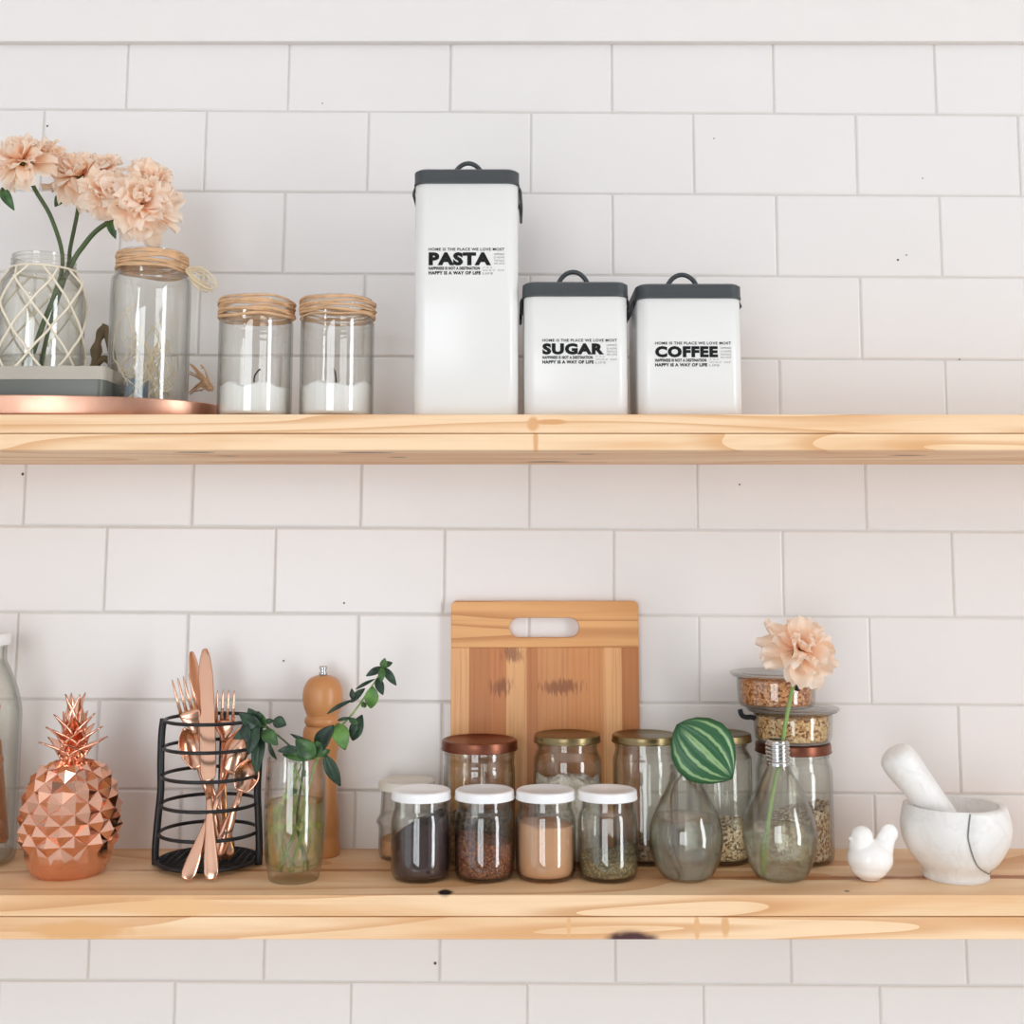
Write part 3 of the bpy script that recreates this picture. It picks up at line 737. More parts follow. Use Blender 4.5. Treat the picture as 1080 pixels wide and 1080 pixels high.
# upper-left group geometry
VY = -.118                                   # vase axis plane
vx = at(44, 330, VY).x
TZ = UT + .0045                              # tray floor top
DZ = TZ + .006                               # dish floor top
bl = [Vector((vx - .026, VY + .003, DZ + .012)), Vector((vx - .020, VY - .006, DZ + .010)), Vector((vx - .009, VY + .008, DZ + .010))]
flower('peach flower at the far left, cut off by the photo edge', None, (24, 172), VY, 37, (-.25, -.75, .55), [at(37, 200, VY), at(55, 232, VY), at(66, 278, VY), at(50, 330, VY), bl[0]], .0024, 'stem_green', 3, 46, [((2, 198), (15, 222), 12)], [(50, 164, VY + .02, 22)])
flower('peach flower in the middle of the three in the netted vase', None, (86, 188), VY + .028, 38, (-.1, -.75, .6), [at(82, 222, VY + .022), at(74, 262, VY + .010), at(71, 285, VY + .006), at(52, 345, VY + .004), bl[2]], .0024, 'stem_green', 11, 46, [((72, 205), (58, 218), 14)], [(112, 180, VY + .035, 24)])
flower('largest peach flower leaning right from the netted vase', None, (148, 216), VY - .022, 43, (.3, -.85, .35), [at(106, 240, VY - .010), at(86, 262, VY - .004), at(75, 280, VY - .004), at(46, 340, VY - .006), bl[1]], .0028, 'stem_green', 23, 54, [((116, 232), (122, 252), 10)], [(112, 204, VY - .022, 31), (156, 193, VY - .012, 29)])
# the flower in the capped bulb
flower('single peach flower with light green stem in the capped bulb vase', None, (843, 686), -.135, 42, (.15, -.8, .6), [at(838, 715, -.134), at(829, 760, -.133), at(823, 800, -.133), at(818, 822, -.133), at(810, 870, -.135), Vector((bx2 - .016, -.135, .0085))], .0022, 'stem_light', 31, 40)

# ------------------------------------------------------------------ tray, dish, netted vase, raffia jar
tx0, ty0, ta, tb = at(41, 420, -.1).x, -.1, .203, .094
def oval(k, z, bm): return [bm.verts.new((tx0 + (ta - k) * math.cos(2 * PI * i / 96), ty0 + (tb - k) * math.sin(2 * PI * i / 96), z)) for i in range(96)]
def tray_part(rings):
    bm = BM(); R_ = [oval(k, z, bm) for k, z in rings]
    for a, b in zip(R_, R_[1:]):
        for i in range(96): bm.faces.new((a[i], a[(i + 1) % 96], b[(i + 1) % 96], b[i]))
    return bm, R_
t = thing('copper_tray', 'oval copper tray under the netted vase and the raffia jar', 'tray', (tx0, ty0, UT))
bm, R_ = tray_part([(.001, UT + .001), (0, UT + .003), (0, UT + .0205), (.001, UT + .0215), (.0025, UT + .0205), (.003, TZ + .001), (.003, UT + .001), (.001, UT + .001)])
obj('rim', bm, 'copper_tray', t, angle=40)
bm, R_ = tray_part([(.0035, UT), (.0035, TZ)]); bm.faces.new(R_[0][::-1]); bm.faces.new(R_[1])
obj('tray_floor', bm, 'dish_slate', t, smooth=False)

dx1 = at(111, 400, -.165).x; dx0 = dx1 - .150; dy0, dy1 = -.168, -.062; dcx, dcy = (dx0 + dx1) / 2, (dy0 + dy1) / 2
t = thing('planter_dish', 'low grey dish holding the netted vase on the copper tray', 'dish', (dcx, dcy, TZ))
DW, DD = dx1 - dx0, dy1 - dy0
zt_ = at(60, 386, dy0).z; zm_ = at(60, 400, dy0).z
bm = loft(BM(), [(rrect(DW, DD, .008), zm_, (dcx, dcy)), (rrect(DW, DD, .008), zt_, (dcx, dcy)), (rrect(DW - .008, DD - .008, .005), zt_, (dcx, dcy)), (rrect(DW - .008, DD - .008, .005), DZ, (dcx, dcy))])
obj('upper_band', bm, 'dish_grey', t, angle=40)
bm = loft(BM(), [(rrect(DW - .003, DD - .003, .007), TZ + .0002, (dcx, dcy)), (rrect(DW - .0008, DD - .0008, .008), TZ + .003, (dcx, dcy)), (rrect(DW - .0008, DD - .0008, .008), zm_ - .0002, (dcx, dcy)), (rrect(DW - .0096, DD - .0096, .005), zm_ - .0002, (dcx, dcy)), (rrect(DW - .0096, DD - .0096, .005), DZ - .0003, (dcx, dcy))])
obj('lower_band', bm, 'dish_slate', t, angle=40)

vz = DZ + .0002; vt = at(44, 272, VY).z - vz
ov = outer_smooth([(.036, 0), (.041, .002), (.0455, .008), (.0462, .03), (.0464, .07), (.0455, vt - .040), (.0415, vt - .028), (.0365, vt - .021), (.0345, vt - .017), (.0340, vt - .012), (.0352, vt - .010), (.0338, vt - .008), (.0350, vt - .005), (.0336, vt - .003), (.0340, vt)])
t = thing('netted_vase', 'glass jar vase wrapped in cream cord net, holding three peach flowers', 'vase', (vx, VY, vz))
vessel(t, vx, VY, vz, ov, .0022, .005, 'glass_green')
bm = BM(); NC = 7; z_lo, z_hi = .006, vt - .016
def on_vase(a, z, off=.0014): r = r_at(ov, z) + off; return Vector((vx + r * math.cos(a), VY + r * math.sin(a), vz + z))
cellh = .056
for fam in (1, -1):
    for k in range(NC):
        pts = []
        for i in range(41):
            z = z_lo + (z_hi - z_lo) * i / 40
            a = 2 * PI * k / NC + fam * PI / NC * ((z - z_lo) / (cellh / 2)) + .35
            sag = .0012 * math.sin((z - z_lo) / (cellh / 2) * 2 * PI)
            pts.append(on_vase(a, z + sag * .5, .0014 + .0003 * fam))
        tube(bm, pts, .0014, 6)
nlev = int((z_hi - z_lo) / (cellh / 2))
for lv in range(nlev + 1):
    for k in range(NC):
        z = z_lo + lv * cellh / 2; a = 2 * PI * k / NC + .35 + (PI / NC if lv % 2 else 0)
        bmesh.ops.create_uvsphere(bm, u_segments=8, v_segments=6, radius=.0022, matrix=Matrix.Translation(on_vase(a, z, .0016)))
tube(bm, [on_vase(2 * PI * i / 60, z_hi, .0016) for i in range(60)], .0013, 6, closed=True)
obj('cord_net', bm, 'net_cord', t)
fill('water', 'water in the netted vase', 'water', vx, VY, vz, ov, 'water_clear', .060, .0022, .005, (0, 0), 0, gap=.0004)

def raffia_wrap(parent, x, y, z, r, h, n, seed, mat='raffia', sub=9):
    rnd = random.Random(seed); bm = BM()
    for k in range(n):
        zc = z + h * (k + .5) / n; a1, a2, p1, p2 = rnd.uniform(.0006, .0022), rnd.uniform(.0003, .001), rnd.uniform(0, 6), rnd.uniform(0, 6)
        rr = rnd.uniform(.0009, .0019); off = rnd.uniform(0, .0016) + rr * .55
        pts = [(x + (r + off + .0006 * math.sin(5 * a + p2)) * math.cos(a), y + (r + off + .0006 * math.sin(5 * a + p2)) * math.sin(a), zc + a1 * math.sin(a + p1) + a2 * math.sin(4 * a + p2)) for a in [2 * PI * i / 72 for i in range(72)]]
        tube(bm, pts, rr, 6, closed=True, flat=1.0)
    return obj('raffia_wrap', bm, mat, parent)

# tall raffia jar
JY = -.108; jx = at(158, 350, JY).x; jz = TZ + .0002; jt = at(158, 268, JY).z - jz
oj = outer_smooth([(.036, 0), (.0405, .002), (.0438, .008), (.0442, .03), (.0442, .09), (.0440, jt - .038), (.0415, jt - .028), (.0375, jt - .020), (.0362, jt - .014), (.0362, jt)])
t = thing('raffia_jar', 'tall clear glass jar with raffia tied round its neck, on the copper tray', 'jar', (jx, JY, jz))
vessel(t, jx, JY, jz, oj, .0022, .005, 'glass_clear')
w_ = raffia_wrap(t, jx, JY, jz + jt - .0215, .0372, .020, 11, 5)
rnd = random.Random(9); bm = BM()
for k in range(9):
    e = at(rnd.uniform(214, 232), rnd.uniform(292, 312), JY - .01); m = at(rnd.uniform(206, 216), rnd.uniform(284, 306), JY - .015)
    tube(bm, cr([at(196, 284, JY - .012), m, e], 6), .0009, 6)
tube(bm, cr([at(196, 284, JY - .012), at(212, 282, JY - .02), at(228, 297, JY - .02), at(222, 305, JY - .018), at(205, 296, JY - .016), at(196, 286, JY - .012)], 6), .0011, 6)
obj('raffia_bow', bm, 'raffia_pale', t)
# filling of the tall jar: loose raffia shreds, plus an added cup imitating bluish reflections
bm = BM()
for k in range(34):
    a = rnd.uniform(0, 2 * PI); pts = []
    for i in range(6):
        r = rnd.uniform(.012, .0395); a += rnd.uniform(-.6, .6)
        pts.append((jx + r * math.cos(a), JY + r * math.sin(a), jz + .010 + (jt - .060) * (i / 5) * rnd.uniform(.75, 1) * (.4 + .6 * ((k * 7) % 10) / 10)))
    tube(bm, cr(pts, 4), .0007, 5)
tag(solo(obj('raffia_shreds', bm, 'raffia_pale'), (jx, JY, jz + .006)), 'pale curly raffia shreds loose inside the tall raffia-tied jar', 'raffia', kind='stuff')
vp = [(.0, .0), (.010, .0), (.0125, .003), (.0125, .038), (.0112, .038), (.011, .004), (0, .004)]
tag(solo(obj('reflection_cup', lathe(BM(), vp, jx - .010, JY - .008, jz + .0055, 32), 'reflection_blue', angle=40), (jx - .010, JY - .008, jz + .0055)), 'small blue grey cup standing inside the tall raffia-tied jar', 'cup')

# driftwood and raffia bundle behind
def lump_path(pts, rad, seed, mat, name, label, cat, holes=False):
    bm = tube(BM(), cr(pts, 6), [rad * (1 + .3 * math.sin(i * 1.3 + seed)) * (1 - .5 * abs(i / ((len(pts) - 1) * 6) - .4)) for i in range((len(pts) - 1) * 6 + 1)], 9)
    return bm
DY = -.050
bm = lump_path([at(101, 416, DY), at(100, 388, DY), at(103, 362, DY), at(111, 342, DY)], .006, 1, 'driftwood', '', '', '')
bm2 = tube(bm, cr([at(118, 416, DY + .006), at(120, 390, DY + .006), at(117, 368, DY), at(111, 345, DY)], 6), .0045, 8)
tube(bm, cr([at(101, 385, DY), at(110, 378, DY + .003), at(119, 385, DY + .006)], 5), .004, 8)
tag(solo(obj('driftwood_piece', bm, 'driftwood'), (at(108, 412, DY).x, DY, TZ)), 'brown driftwood piece standing behind the tall raffia jar, at its left', 'driftwood')
bm = BM(); rnd = random.Random(4); kn = at(222, 408, -.062)
for k in range(26):
    e = at(rnd.uniform(196, 214), rnd.uniform(380, 416), -.055); m = (kn + e) / 2 + Vector((0, rnd.uniform(-.006, .002), rnd.uniform(-.002, .008)))
    tube(bm, cr([kn + Vector((rnd.uniform(-.002, .004), rnd.uniform(-.003, .003), rnd.uniform(-.006, .004))), m, e], 5), .0008, 6)
tag(solo(obj('raffia_bundle', bm, 'raffia'), (kn.x, kn.y, UT + .001)), 'loose bundle of tan raffia strands between the tall jar and the candle jars', 'raffia')

# candle jars
def candle(u, label, seed, lean, slump):
    Y = -.135; x = at(u, 380, Y).x; zt = at(u, 317, Y).z - UT
    o = outer_smooth([(.034, 0), (.0378, .0018), (.0402, .007), (.0405, .02), (.0405, zt - .035), (.0402, zt - .026), (.0385, zt - .021), (.0380, zt - .015), (.0380, zt)])
    t = thing('candle_jar', label, 'candle jar', (x, Y, UT), 'raffia-wrapped glass candle jars')
    vessel(t, x, Y, UT, o, .002, .004, 'glass_clear')
    raffia_wrap(t, x, Y, UT + zt - .0215, .0392, .0195, 9, seed)
    wax = fill('candle_wax', 'x', 'wax', x, Y, UT, o, 'candle_wax', .037, .002, .004, slump, .006, 45)
    for k in ('category', 'kind'): del wax[k]
    wax.name = 'candle'
    tag(wax, 'white wax in the ' + ('left' if u < 300 else 'right') + ' raffia-wrapped candle jar, with a burnt black wick', 'candle')
    wz = UT + .036
    obj('wick', tube(BM(), cr([(x, Y, wz), (x - .001, Y, wz + .012), (x + lean * .4, Y, wz + .019), (x + lean, Y, wz + .022)], 5), .0009, 6), 'wick', wax)
candle(269.5, 'raffia-wrapped glass candle jar, left one of the pair', 2, .006, (-.02, -.02))
candle(355.5, 'raffia-wrapped glass candle jar, right one, nearer the tall canister', 8, -.005, (.0, -.02))

# ------------------------------------------------------------------ pineapple
def pineapple():
    Yc = -.112; x = at(74, 870, Yc).x
    t = thing('pineapple_ornament', 'shiny rose copper pineapple ornament with faceted skin and spiky crown', 'ornament', (x, Yc, 0))
    zb = at(74, 801, Yc).z; prof = cr([(.0325, 0, 0), (.0375, .004, 0), (.0425, .016, 0), (.0470, .034, 0), (.0485, .055, 0), (.0470, .075, 0), (.0415, .094, 0), (.0320, .109, 0), (.0200, zb - .006, 0), (.0140, zb, 0)], 8)
    pr = [(p.x, p.y) for p in prof]
    bm = BM(); N = 11; rows = 10; zs0 = .026
    # base skirt: lightly faceted
    lv = [(0, 0), (.0340, 0), (.0388, .004), (.0425, .011), (.0447, .018)]
    zs = []; z = zs0
    # arc-length even rows
    L = [0]; pts = [(r, zz) for r, zz in pr if zz >= zs0]; pts = [(r_at(pr, zs0), zs0)] + pts
    for a, b in zip(pts, pts[1:]): L.append(L[-1] + math.hypot(a[0] - b[0], a[1] - b[1]))
    def arc(s):
        s *= L[-1]
        for i in range(len(L) - 1):
            if L[i] <= s <= L[i + 1] + 1e-9:
                f = (s - L[i]) / max(1e-9, L[i + 1] - L[i]); return (pts[i][0] + (pts[i + 1][0] - pts[i][0]) * f, pts[i][1] + (pts[i + 1][1] - pts[i][1]) * f)
        return pts[-1]
    def node(i, k, out=0.0):
        r, zz = arc(i / rows); r2, z2 = arc(min(1, i / rows + .02)); r0, z0 = arc(max(0, i / rows - .02))
        nx, nz = (z2 - z0), -(r2 - r0); l = math.hypot(nx, nz) or 1
        a = 2 * PI * (k + .5 * (i % 2)) / N
        R = r + out * nx / l; return Vector((x + R * math.cos(a), Yc + R * math.sin(a), zz + out * nz / l))
    V = {}
    for i in range(rows + 1):
        for k in range(N): V[i, k] = bm.verts.new(node(i, k))
    for i in range(0, rows - 1):
        h = .0064 * (1 - .55 * i / rows)
        for k in range(N):
            if i % 2 == 0: lft, rgt = (i + 1, (k - 1) % N), (i + 1, k)
            else: lft, rgt = (i + 1, k), (i + 1, (k + 1) % N)
            c = node(i + 1, 0, h); rr = math.hypot(c.x - x, c.y - Yc)
            a = 2 * PI * (k + .5 * (i % 2)) / N; cv = bm.verts.new((x + rr * math.cos(a), Yc + rr * math.sin(a), c.z + .0012))
            q = [V[i, k], V[rgt], V[i + 2, k], V[lft]]
            for m in range(4): bm.faces.new((q[m], q[(m + 1) % 4], cv))
    # skirt
    rings = []
    for j, (r, zz) in enumerate(lv[1:]):
        rings.append([bm.verts.new((x + r * math.cos(2 * PI * (k + .25 * (j % 2)) / (2 * N)), Yc + r * math.sin(2 * PI * (k + .25 * (j % 2)) / (2 * N)), zz)) for k in range(2 * N)])
    top = []
    for k in range(N): top += [V[0, k], V[1, k]]
    # V[0] fills even angles; V[1] odd angles: match ring of 2N
    rings.append(top)
    for a, b in zip(rings, rings[1:]):
        for k in range(2 * N):
            bm.faces.new((a[k], a[(k + 1) % (2 * N)], b[(k + 1) % (2 * N)], b[k]))
    bm.faces.new(rings[0][::-1])
    # cap
    cap = []
    for k in range(N): cap += [V[rows, k], V[rows - 1, k]]
    c = bm.verts.new((x, Yc, zb + .002))
    order = sorted(cap, key=lambda v: math.atan2(v.co.y - Yc, v.co.x - x))
    for k in range(len(order)): bm.faces.new((order[k], order[(k + 1) % len(order)], c))
    bmesh.ops.recalc_face_normals(bm, faces=bm.faces)
    obj('fruit_body', bm, 'copper_gloss', t, smooth=False)
    # crown: tiers of pointed leaves
    def cleaf(a, z0, L, spread, w, r0=.006):
        bm = BM(); d = Vector((math.cos(a), math.sin(a), 0)); sd = Vector((-math.sin(a), math.cos(a), 0)); base = Vector((x, Yc, z0)) + d * r0
        g = []; n = 9
        for i in range(n + 1):
            s = i / n; ww = w * .8 * (1 - s ** 2.4) * (.8 + .5 * math.sin(PI * min(1, s * 1.3)))
            ctr = base + Vector((0, 0, 1)) * (L * (s - .25 * spread * s * s)) + d * (L * spread * s ** 1.4)
            g.append([bm.verts.new(ctr + sd * ww * q + d * (abs(q) * ww * .35 * (-1))) for q in (-1, -.5, 0, .5, 1)] if i < n else [bm.verts.new(ctr)])
        for i in range(n - 1):
            for j in range(4): bm.faces.new((g[i][j], g[i][j + 1], g[i + 1][j + 1], g[i + 1][j]))
        for j in range(4): bm.faces.new((g[n - 1][j], g[n - 1][j + 1], g[n][0]))
        o = obj('crown_leaf', bm, 'copper_gloss', t)
        s_ = o.modifiers.new('s', 'SOLIDIFY'); s_.thickness = .0016; s_.offset = -1
    for nleaf, z0, L, sp, w, ph, r0 in ((6, zb - .002, .030, .98, .0150, .1, .008), (6, zb + .008, .032, .74, .0135, .6, .007), (5, zb + .018, .035, .48, .0120, .3, .006), (4, zb + .030, .042, .19, .0105, .75, .004)):
        for k in range(nleaf): cleaf(2 * PI * k / nleaf + ph - PI / 2, z0, L, sp, w, r0)
    obj('crown_core', lathe(BM(), [(0, 0), (.012, 0), (.0115, .012), (.0095, .028), (.006, .048), (0, .056)], x, Yc, zb - .001, 20), 'copper_gloss', t)
pineapple()

# ------------------------------------------------------------------ bottle at the left edge
def bottle():
    Y = -.070; rb = .062; xr = at(16.5, 820, Y).x; x = xr - rb
    zs = lambda v: at(0, v, Y).z
    o = outer_smooth([(rb * .88, 0), (rb * .96, .003), (rb, .010), (rb, .06), (rb, zs(765)), (rb * .98, zs(745)), (rb * .90, zs(726)), (rb * .78, zs(708)), (rb * .70, zs(698)), (rb * .69, zs(692)), (rb * .69, zs(682))])
    t = thing('glass_bottle', 'large clear jar with white stopper at the left edge, partly out of frame', 'bottle', (x, Y, 0))
    vessel(t, x, Y, 0, o, .003, .006, 'glass_green')
    z0 = zs(690) ; r = rb * .72
    obj('stopper', lathe(BM(), [(0, -.004), (rb * .60, -.004), (rb * .60, .012), (r + .001, .012), (r + .0015, .014), (r + .0015, .022), (r, .024), (0, .025)], x, Y, zs(682) - .010, 48), 'white_lid', t, angle=40)
    pcs = [((.030, -.025, .118), (.040, -.020, .176), .010), ((.030, -.035, .070), (.045, -.010, .118), .0085), ((.010, -.045, .02), (.052, -.004, .040), .0095), ((.044, .006, .02), (.020, .030, .13), .011), ((-.01, -.03, .02), (-.02, -.02, .15), .011), ((.015, -.044, .045), (.046, -.022, .066), .008)]
    for a, b, r in pcs:
        a, b = Vector(a), Vector(b); d = (b - a)
        pts = [a + d * s for s in (0, .03, .5, .97, 1)]
        pts = [Vector((x, Y, 0)) + p for p in pts]
        o2 = solo(obj('wooden_stick', tube(BM(), pts, [r * .8, r, r * 1.03, r, r * .8], 10), 'wood_turned', angle=50), pts[0])
        tag(o2, 'short brown wooden stick inside the large jar at the left edge', 'stick', 'wooden sticks in the large jar')
bottle()

# ------------------------------------------------------------------ wire cutlery holder
HY = -.076; hx = at(221, 860, HY).x; HR = .0545
t = thing('cutlery_holder', 'round black wire cutlery holder with stacked rings', 'cutlery holder', (hx, HY, 0))
def hr(z): return HR - .0035 * z / .155
hz_ = [at(221, v, HY - .05).z for v in (767, 797, 829, 860, 891)]
hz_ = [.157, .1275, .097, .0665, .036]
for z in hz_:
    obj('ring', tube(BM(), [(hx + hr(z) * math.cos(2 * PI * i / 64), HY + hr(z) * math.sin(2 * PI * i / 64), z) for i in range(64)], .0020, 8, closed=True), 'black_wire', t)
bm = BM()
tube(bm, [(hx + hr(0) * math.cos(2 * PI * i / 64), HY + hr(0) * math.sin(2 * PI * i / 64), .006) for i in range(64)], .0022, 8, closed=True)
for k in range(-6, 7):
    o_ = k * .0082; l_ = math.sqrt(max(0, HR ** 2 - o_ ** 2))
    tube(bm, [(hx + o_, HY - l_, .006), (hx + o_, HY + l_, .006)], .0014, 6); tube(bm, [(hx - l_, HY + o_, .006), (hx + l_, HY + o_, .006)], .0014, 6)
obj('base_grid', bm, 'black_wire', t)
for a in (PI + .12, -.10, PI / 2):
    pts = [(hx + (hr(z) + .002 + .0012 * math.sin(z * 60)) * math.cos(a), HY + (hr(z) + .002 + .0012 * math.sin(z * 60)) * math.sin(a), z) for z in (0.002, .02, .05, .08, .11, .14, .158)]
    bm = BM(); tube(bm, cr(pts, 4), .0041, 8); bmesh.ops.scale(bm, vec=(1, 1, 1), verts=bm.verts)
    obj('upright', bm, 'black_wire', t)

# cutlery: local z from handle end to tip, x width, y thickness
def place(bm, p0, p1, facing):
    p0, p1 = Vector(p0), Vector(p1); z = (p1 - p0).normalized(); f = Vector(facing); y = (f - z * f.dot(z)).normalized(); x = y.cross(z)
    M = Matrix((x, y, z)).transposed().to_4x4(); M.translation = p0; bm.transform(M); return bm
def strip(bm, secs, seg=12):
    """secs: (z, halfwidth, halfthick, yoff)"""
    rings = []
    for z, w, h, yo in secs: rings.append([bm.verts.new((w * math.cos(2 * PI * k / seg), yo + h * math.sin(2 * PI * k / seg), z)) for k in range(seg)])
    for a, b in zip(rings, rings[1:]):
        for k in range(seg): bm.faces.new((a[k], a[(k + 1) % seg], b[(k + 1) % seg], b[k]))
    bm.faces.new(rings[0][::-1]); bm.faces.new(rings[-1]); bmesh.ops.recalc_face_normals(bm, faces=bm.faces); return bm
def handle_secs(L): return [(0, .0022, .0006, 0), (.002, .0058, .0011, 0), (.008, .0078, .0016, 0), (.020, .0076, .0018, 0), (.045, .0055, .0018, 0), (L * .7, .0038, .0018, 0), (L, .0030, .0017, 0)]
def cutlery(kind, p0, p1, label, facing=(0, -1, 0)):
    p0, p1 = Vector(p0), Vector(p1); L = (p1 - p0).length
    t = thing('table_' + kind, label, kind, p0, 'rose gold cutlery in the wire holder')
    fr = {'knife': .40, 'fork': .68, 'spoon': .68}[kind]; hl = L * fr
    obj('handle', place(strip(BM(), handle_secs(hl)), p0, p1, facing), 'rose_gold', t)
    bm = BM()
    if kind == 'knife':
        bl_ = L - hl
        strip(bm, [(hl - .001, .0032, .0016, 0), (hl + .004, .0070, .0012, 0), (hl + .012, .0088, .0009, 0), (hl + bl_ * .5, .0092, .0008, 0), (hl + bl_ * .8, .0082, .0007, 0), (hl + bl_ * .93, .0058, .0006, 0), (L - .001, .0028, .0005, 0), (L, .001, .0003, 0)])
        obj('blade', place(bm, p0, p1, facing), 'rose_gold', t)
    elif kind == 'fork':
        hd = L - hl; zt = hl + hd * .42
        strip(bm, [(hl - .001, .0031, .0016, 0), (hl + .006, .0042, .0013, .0006), (hl + hd * .22, .0088, .0011, .0015), (hl + hd * .34, .0112, .0010, .0018), (zt, .0114, .0010, .0015)])
        for k in range(4):
            xk = (k - 1.5) * .0062; b2 = BM()
            strip(b2, [(zt - .002, .0019, .0010, .0015), (zt + (L - zt) * .5, .0015, .0010, .0004), (L - .004, .0011, .0008, -.001), (L, .0004, .0004, -.0018)], 8)
            b2.transform(Matrix.Translation((xk, 0, 0))); me = bpy.data.meshes.new('t'); b2.to_mesh(me); b2.free(); bm.from_mesh(me); bpy.data.meshes.remove(me)
        obj('tines', place(bm, p0, p1, facing), 'rose_gold', t)
    else:
        hd = L - hl; n = 14; m = 6; g1 = []; g2 = []
        for i in range(n + 1):
            s = i / n; zz = hl - .001 + (hd + .001) * s; w = .0135 * math.sin(PI * min(1, .08 + .92 * s)) ** .6 * (1.08 - .2 * abs(s - .55)) if s < 1 else .0008; w = max(w, .0012)
            dep = .0085 * math.sin(PI * s) ** .9
            g1.append([bm.verts.new((w * q / m, dep * (1 - (q / m) ** 2) + .0, zz)) for q in range(-m, m + 1)])
            g2.append([bm.verts.new((w * q / m, dep * (1 - (q / m) ** 2) + .0012, zz)) for q in range(-m, m + 1)])
        for g, fl in ((g1, 0), (g2, 1)):
            for i in range(n):
                for j in range(2 * m):
                    q = (g[i][j], g[i][j + 1], g[i + 1][j + 1], g[i + 1][j]); bm.faces.new(q[::-1] if fl else q)
        for i in range(n):
            for j in (0, 2 * m): bm.faces.new((g1[i][j], g1[i + 1][j], g2[i + 1][j], g2[i][j]))
        for i in (0, n):
            for j in range(2 * m): bm.faces.new((g1[i][j], g1[i][j + 1], g2[i][j + 1], g2[i][j]))
        bmesh.ops.recalc_face_normals(bm, faces=bm.faces)
        obj('spoon_bowl', place(bm, p0, p1, facing), 'rose_gold', t)
G = lambda u, v, y: at(u, v, y)
def on(u, y, z):
    c = F / ((y + CD) * ct + (z - CH) * st); return Vector(((u - 540) / c, y, z))
cutlery('knife', on(223, -.152, .0025), at(216, 684, -.060), 'table knife with broad upright rose gold blade, handle end out on the shelf', (.05, -1, .1))
cutlery('knife', on(234, -.085, .0105), at(202, 687, -.050), 'darker table knife leaning left behind the broad blade', (.75, -.6, 0))
cutlery('fork', on(242, -.094, .0105), at(190, 714, -.088), 'table fork with tines leaning to the left rim of the holder', (.15, -1, .1))
cutlery('fork', on(233, -.072, .0105), at(238, 728, -.074), 'upright table fork to the right of the broad knife blade', (0, -1, .1))
cutlery('spoon', on(196, -.152, .0025), at(259, 765, -.070), 'spoon with its bowl at the right rim, handle end out on the shelf', (.1, -1, .1))
cutlery('spoon', on(243, -.060, .0105), at(194, 768, -.072), 'spoon leaning left with a dark bowl behind the left fork', (-.1, 1, .1))
cutlery('spoon', on(228, -.100, .0105), at(266, 800, -.096), 'short leaning spoon low at the right of the holder', (.1, 1, .1))

# ------------------------------------------------------------------ drinking glass with sprigs
GY = -.136; gx = at(311, 870, GY).x; gh = .124
og = outer_smooth([(.0245, 0), (.0262, .0015), (.0275, .008), (.0300, .020), (.0318, .045), (.0322, .075), (.0312, .105), (.0303, gh)])
t = thing('drinking_glass', 'clear tumbler of tinted water holding green leafy sprigs', 'glass', (gx, GY, 0))
vessel(t, gx, GY, 0, og, .0018, .012, 'glass_clear')
fill('water', 'yellowish water in the tumbler of green sprigs', 'water', gx, GY, 0, og, 'water_tinted', .080, .0018, .012, (0, 0), 0, gap=.0004)
def sprig(label, stems, leaves, Y0, base):
    t = thing('leafy_sprig', label, 'sprig', base, 'green sprigs in the tumbler')
    bm = BM()
    for st_, r in stems:
        pts = [at(u, v, y) if isinstance(u, (int, float)) and abs(u) > 1 else Vector((u, v, y)) for (u, v, y) in st_]
        c_ = cr(pts, 6); tube(bm, c_, [r * (1 - .45 * i / len(c_)) for i in range(len(c_))], 7)
    obj('stem', bm, 'stem_light' if 'right' in label else 'stem_green', t)
    rnd = random.Random(len(leaves))
    for (u0, v0, u1, v1, w, m, dy) in leaves:
        y0 = Y0 + dy; L = math.hypot(u1 - u0, v1 - v0)
        leaf_obj(t, m, at(u0, v0, y0), at(u1, v1, y0 - rnd.uniform(-.008, .010)), w / 945, (rnd.uniform(-.25, .25), -1, rnd.uniform(.1, .5)), curl=rnd.uniform(.05, .16))
D_, M_, B_ = 'leaf_dark', 'leaf_mid', 'leaf_bright'
sprig('long leafy sprig arching up to the right from the tumbler',
      [([(gx - .012, GY - .006, .0135), (gx + .004, GY - .002, .06), (335, 800, GY), (350, 776, GY + .01), (370, 755, GY + .012), (386, 733, GY + .012), (400, 712, GY + .01), (405, 703, GY + .01)], .0015)],
      [(356, 763, 364, 791, 18, B_, .004), (372, 781, 382, 754, 15, D_, .012), (356, 760, 371, 757, 4, D_, .008), (345, 753, 373, 738, 5, D_, .008), (370, 741, 385, 726, 8, D_, .01),
       (372, 738, 371, 726, 6, D_, .01), (381, 745, 386, 742, 7, M_, .006), (393, 724, 391, 747, 15, B_, .004), (375, 727, 396, 716, 4, D_, .014), (398, 715, 404, 733, 10, D_, .008),
       (404, 704, 386, 713, 8, D_, .004), (405, 704, 418, 723, 9, D_, .002), (404, 705, 406, 694, 8, M_, .0), (403, 704, 402, 720, 8, M_, -.002), (404, 703, 414, 699, 7, M_, .006), (368, 758, 377, 764, 7, M_, .006),
       (334, 792, 352, 765, 19, D_, .004), (333, 790, 306, 774, 6, D_, .008), (335, 798, 348, 791, 8, M_, -.002), (343, 796, 359, 829, 14, D_, -.004)], GY, (gx, GY, .013))
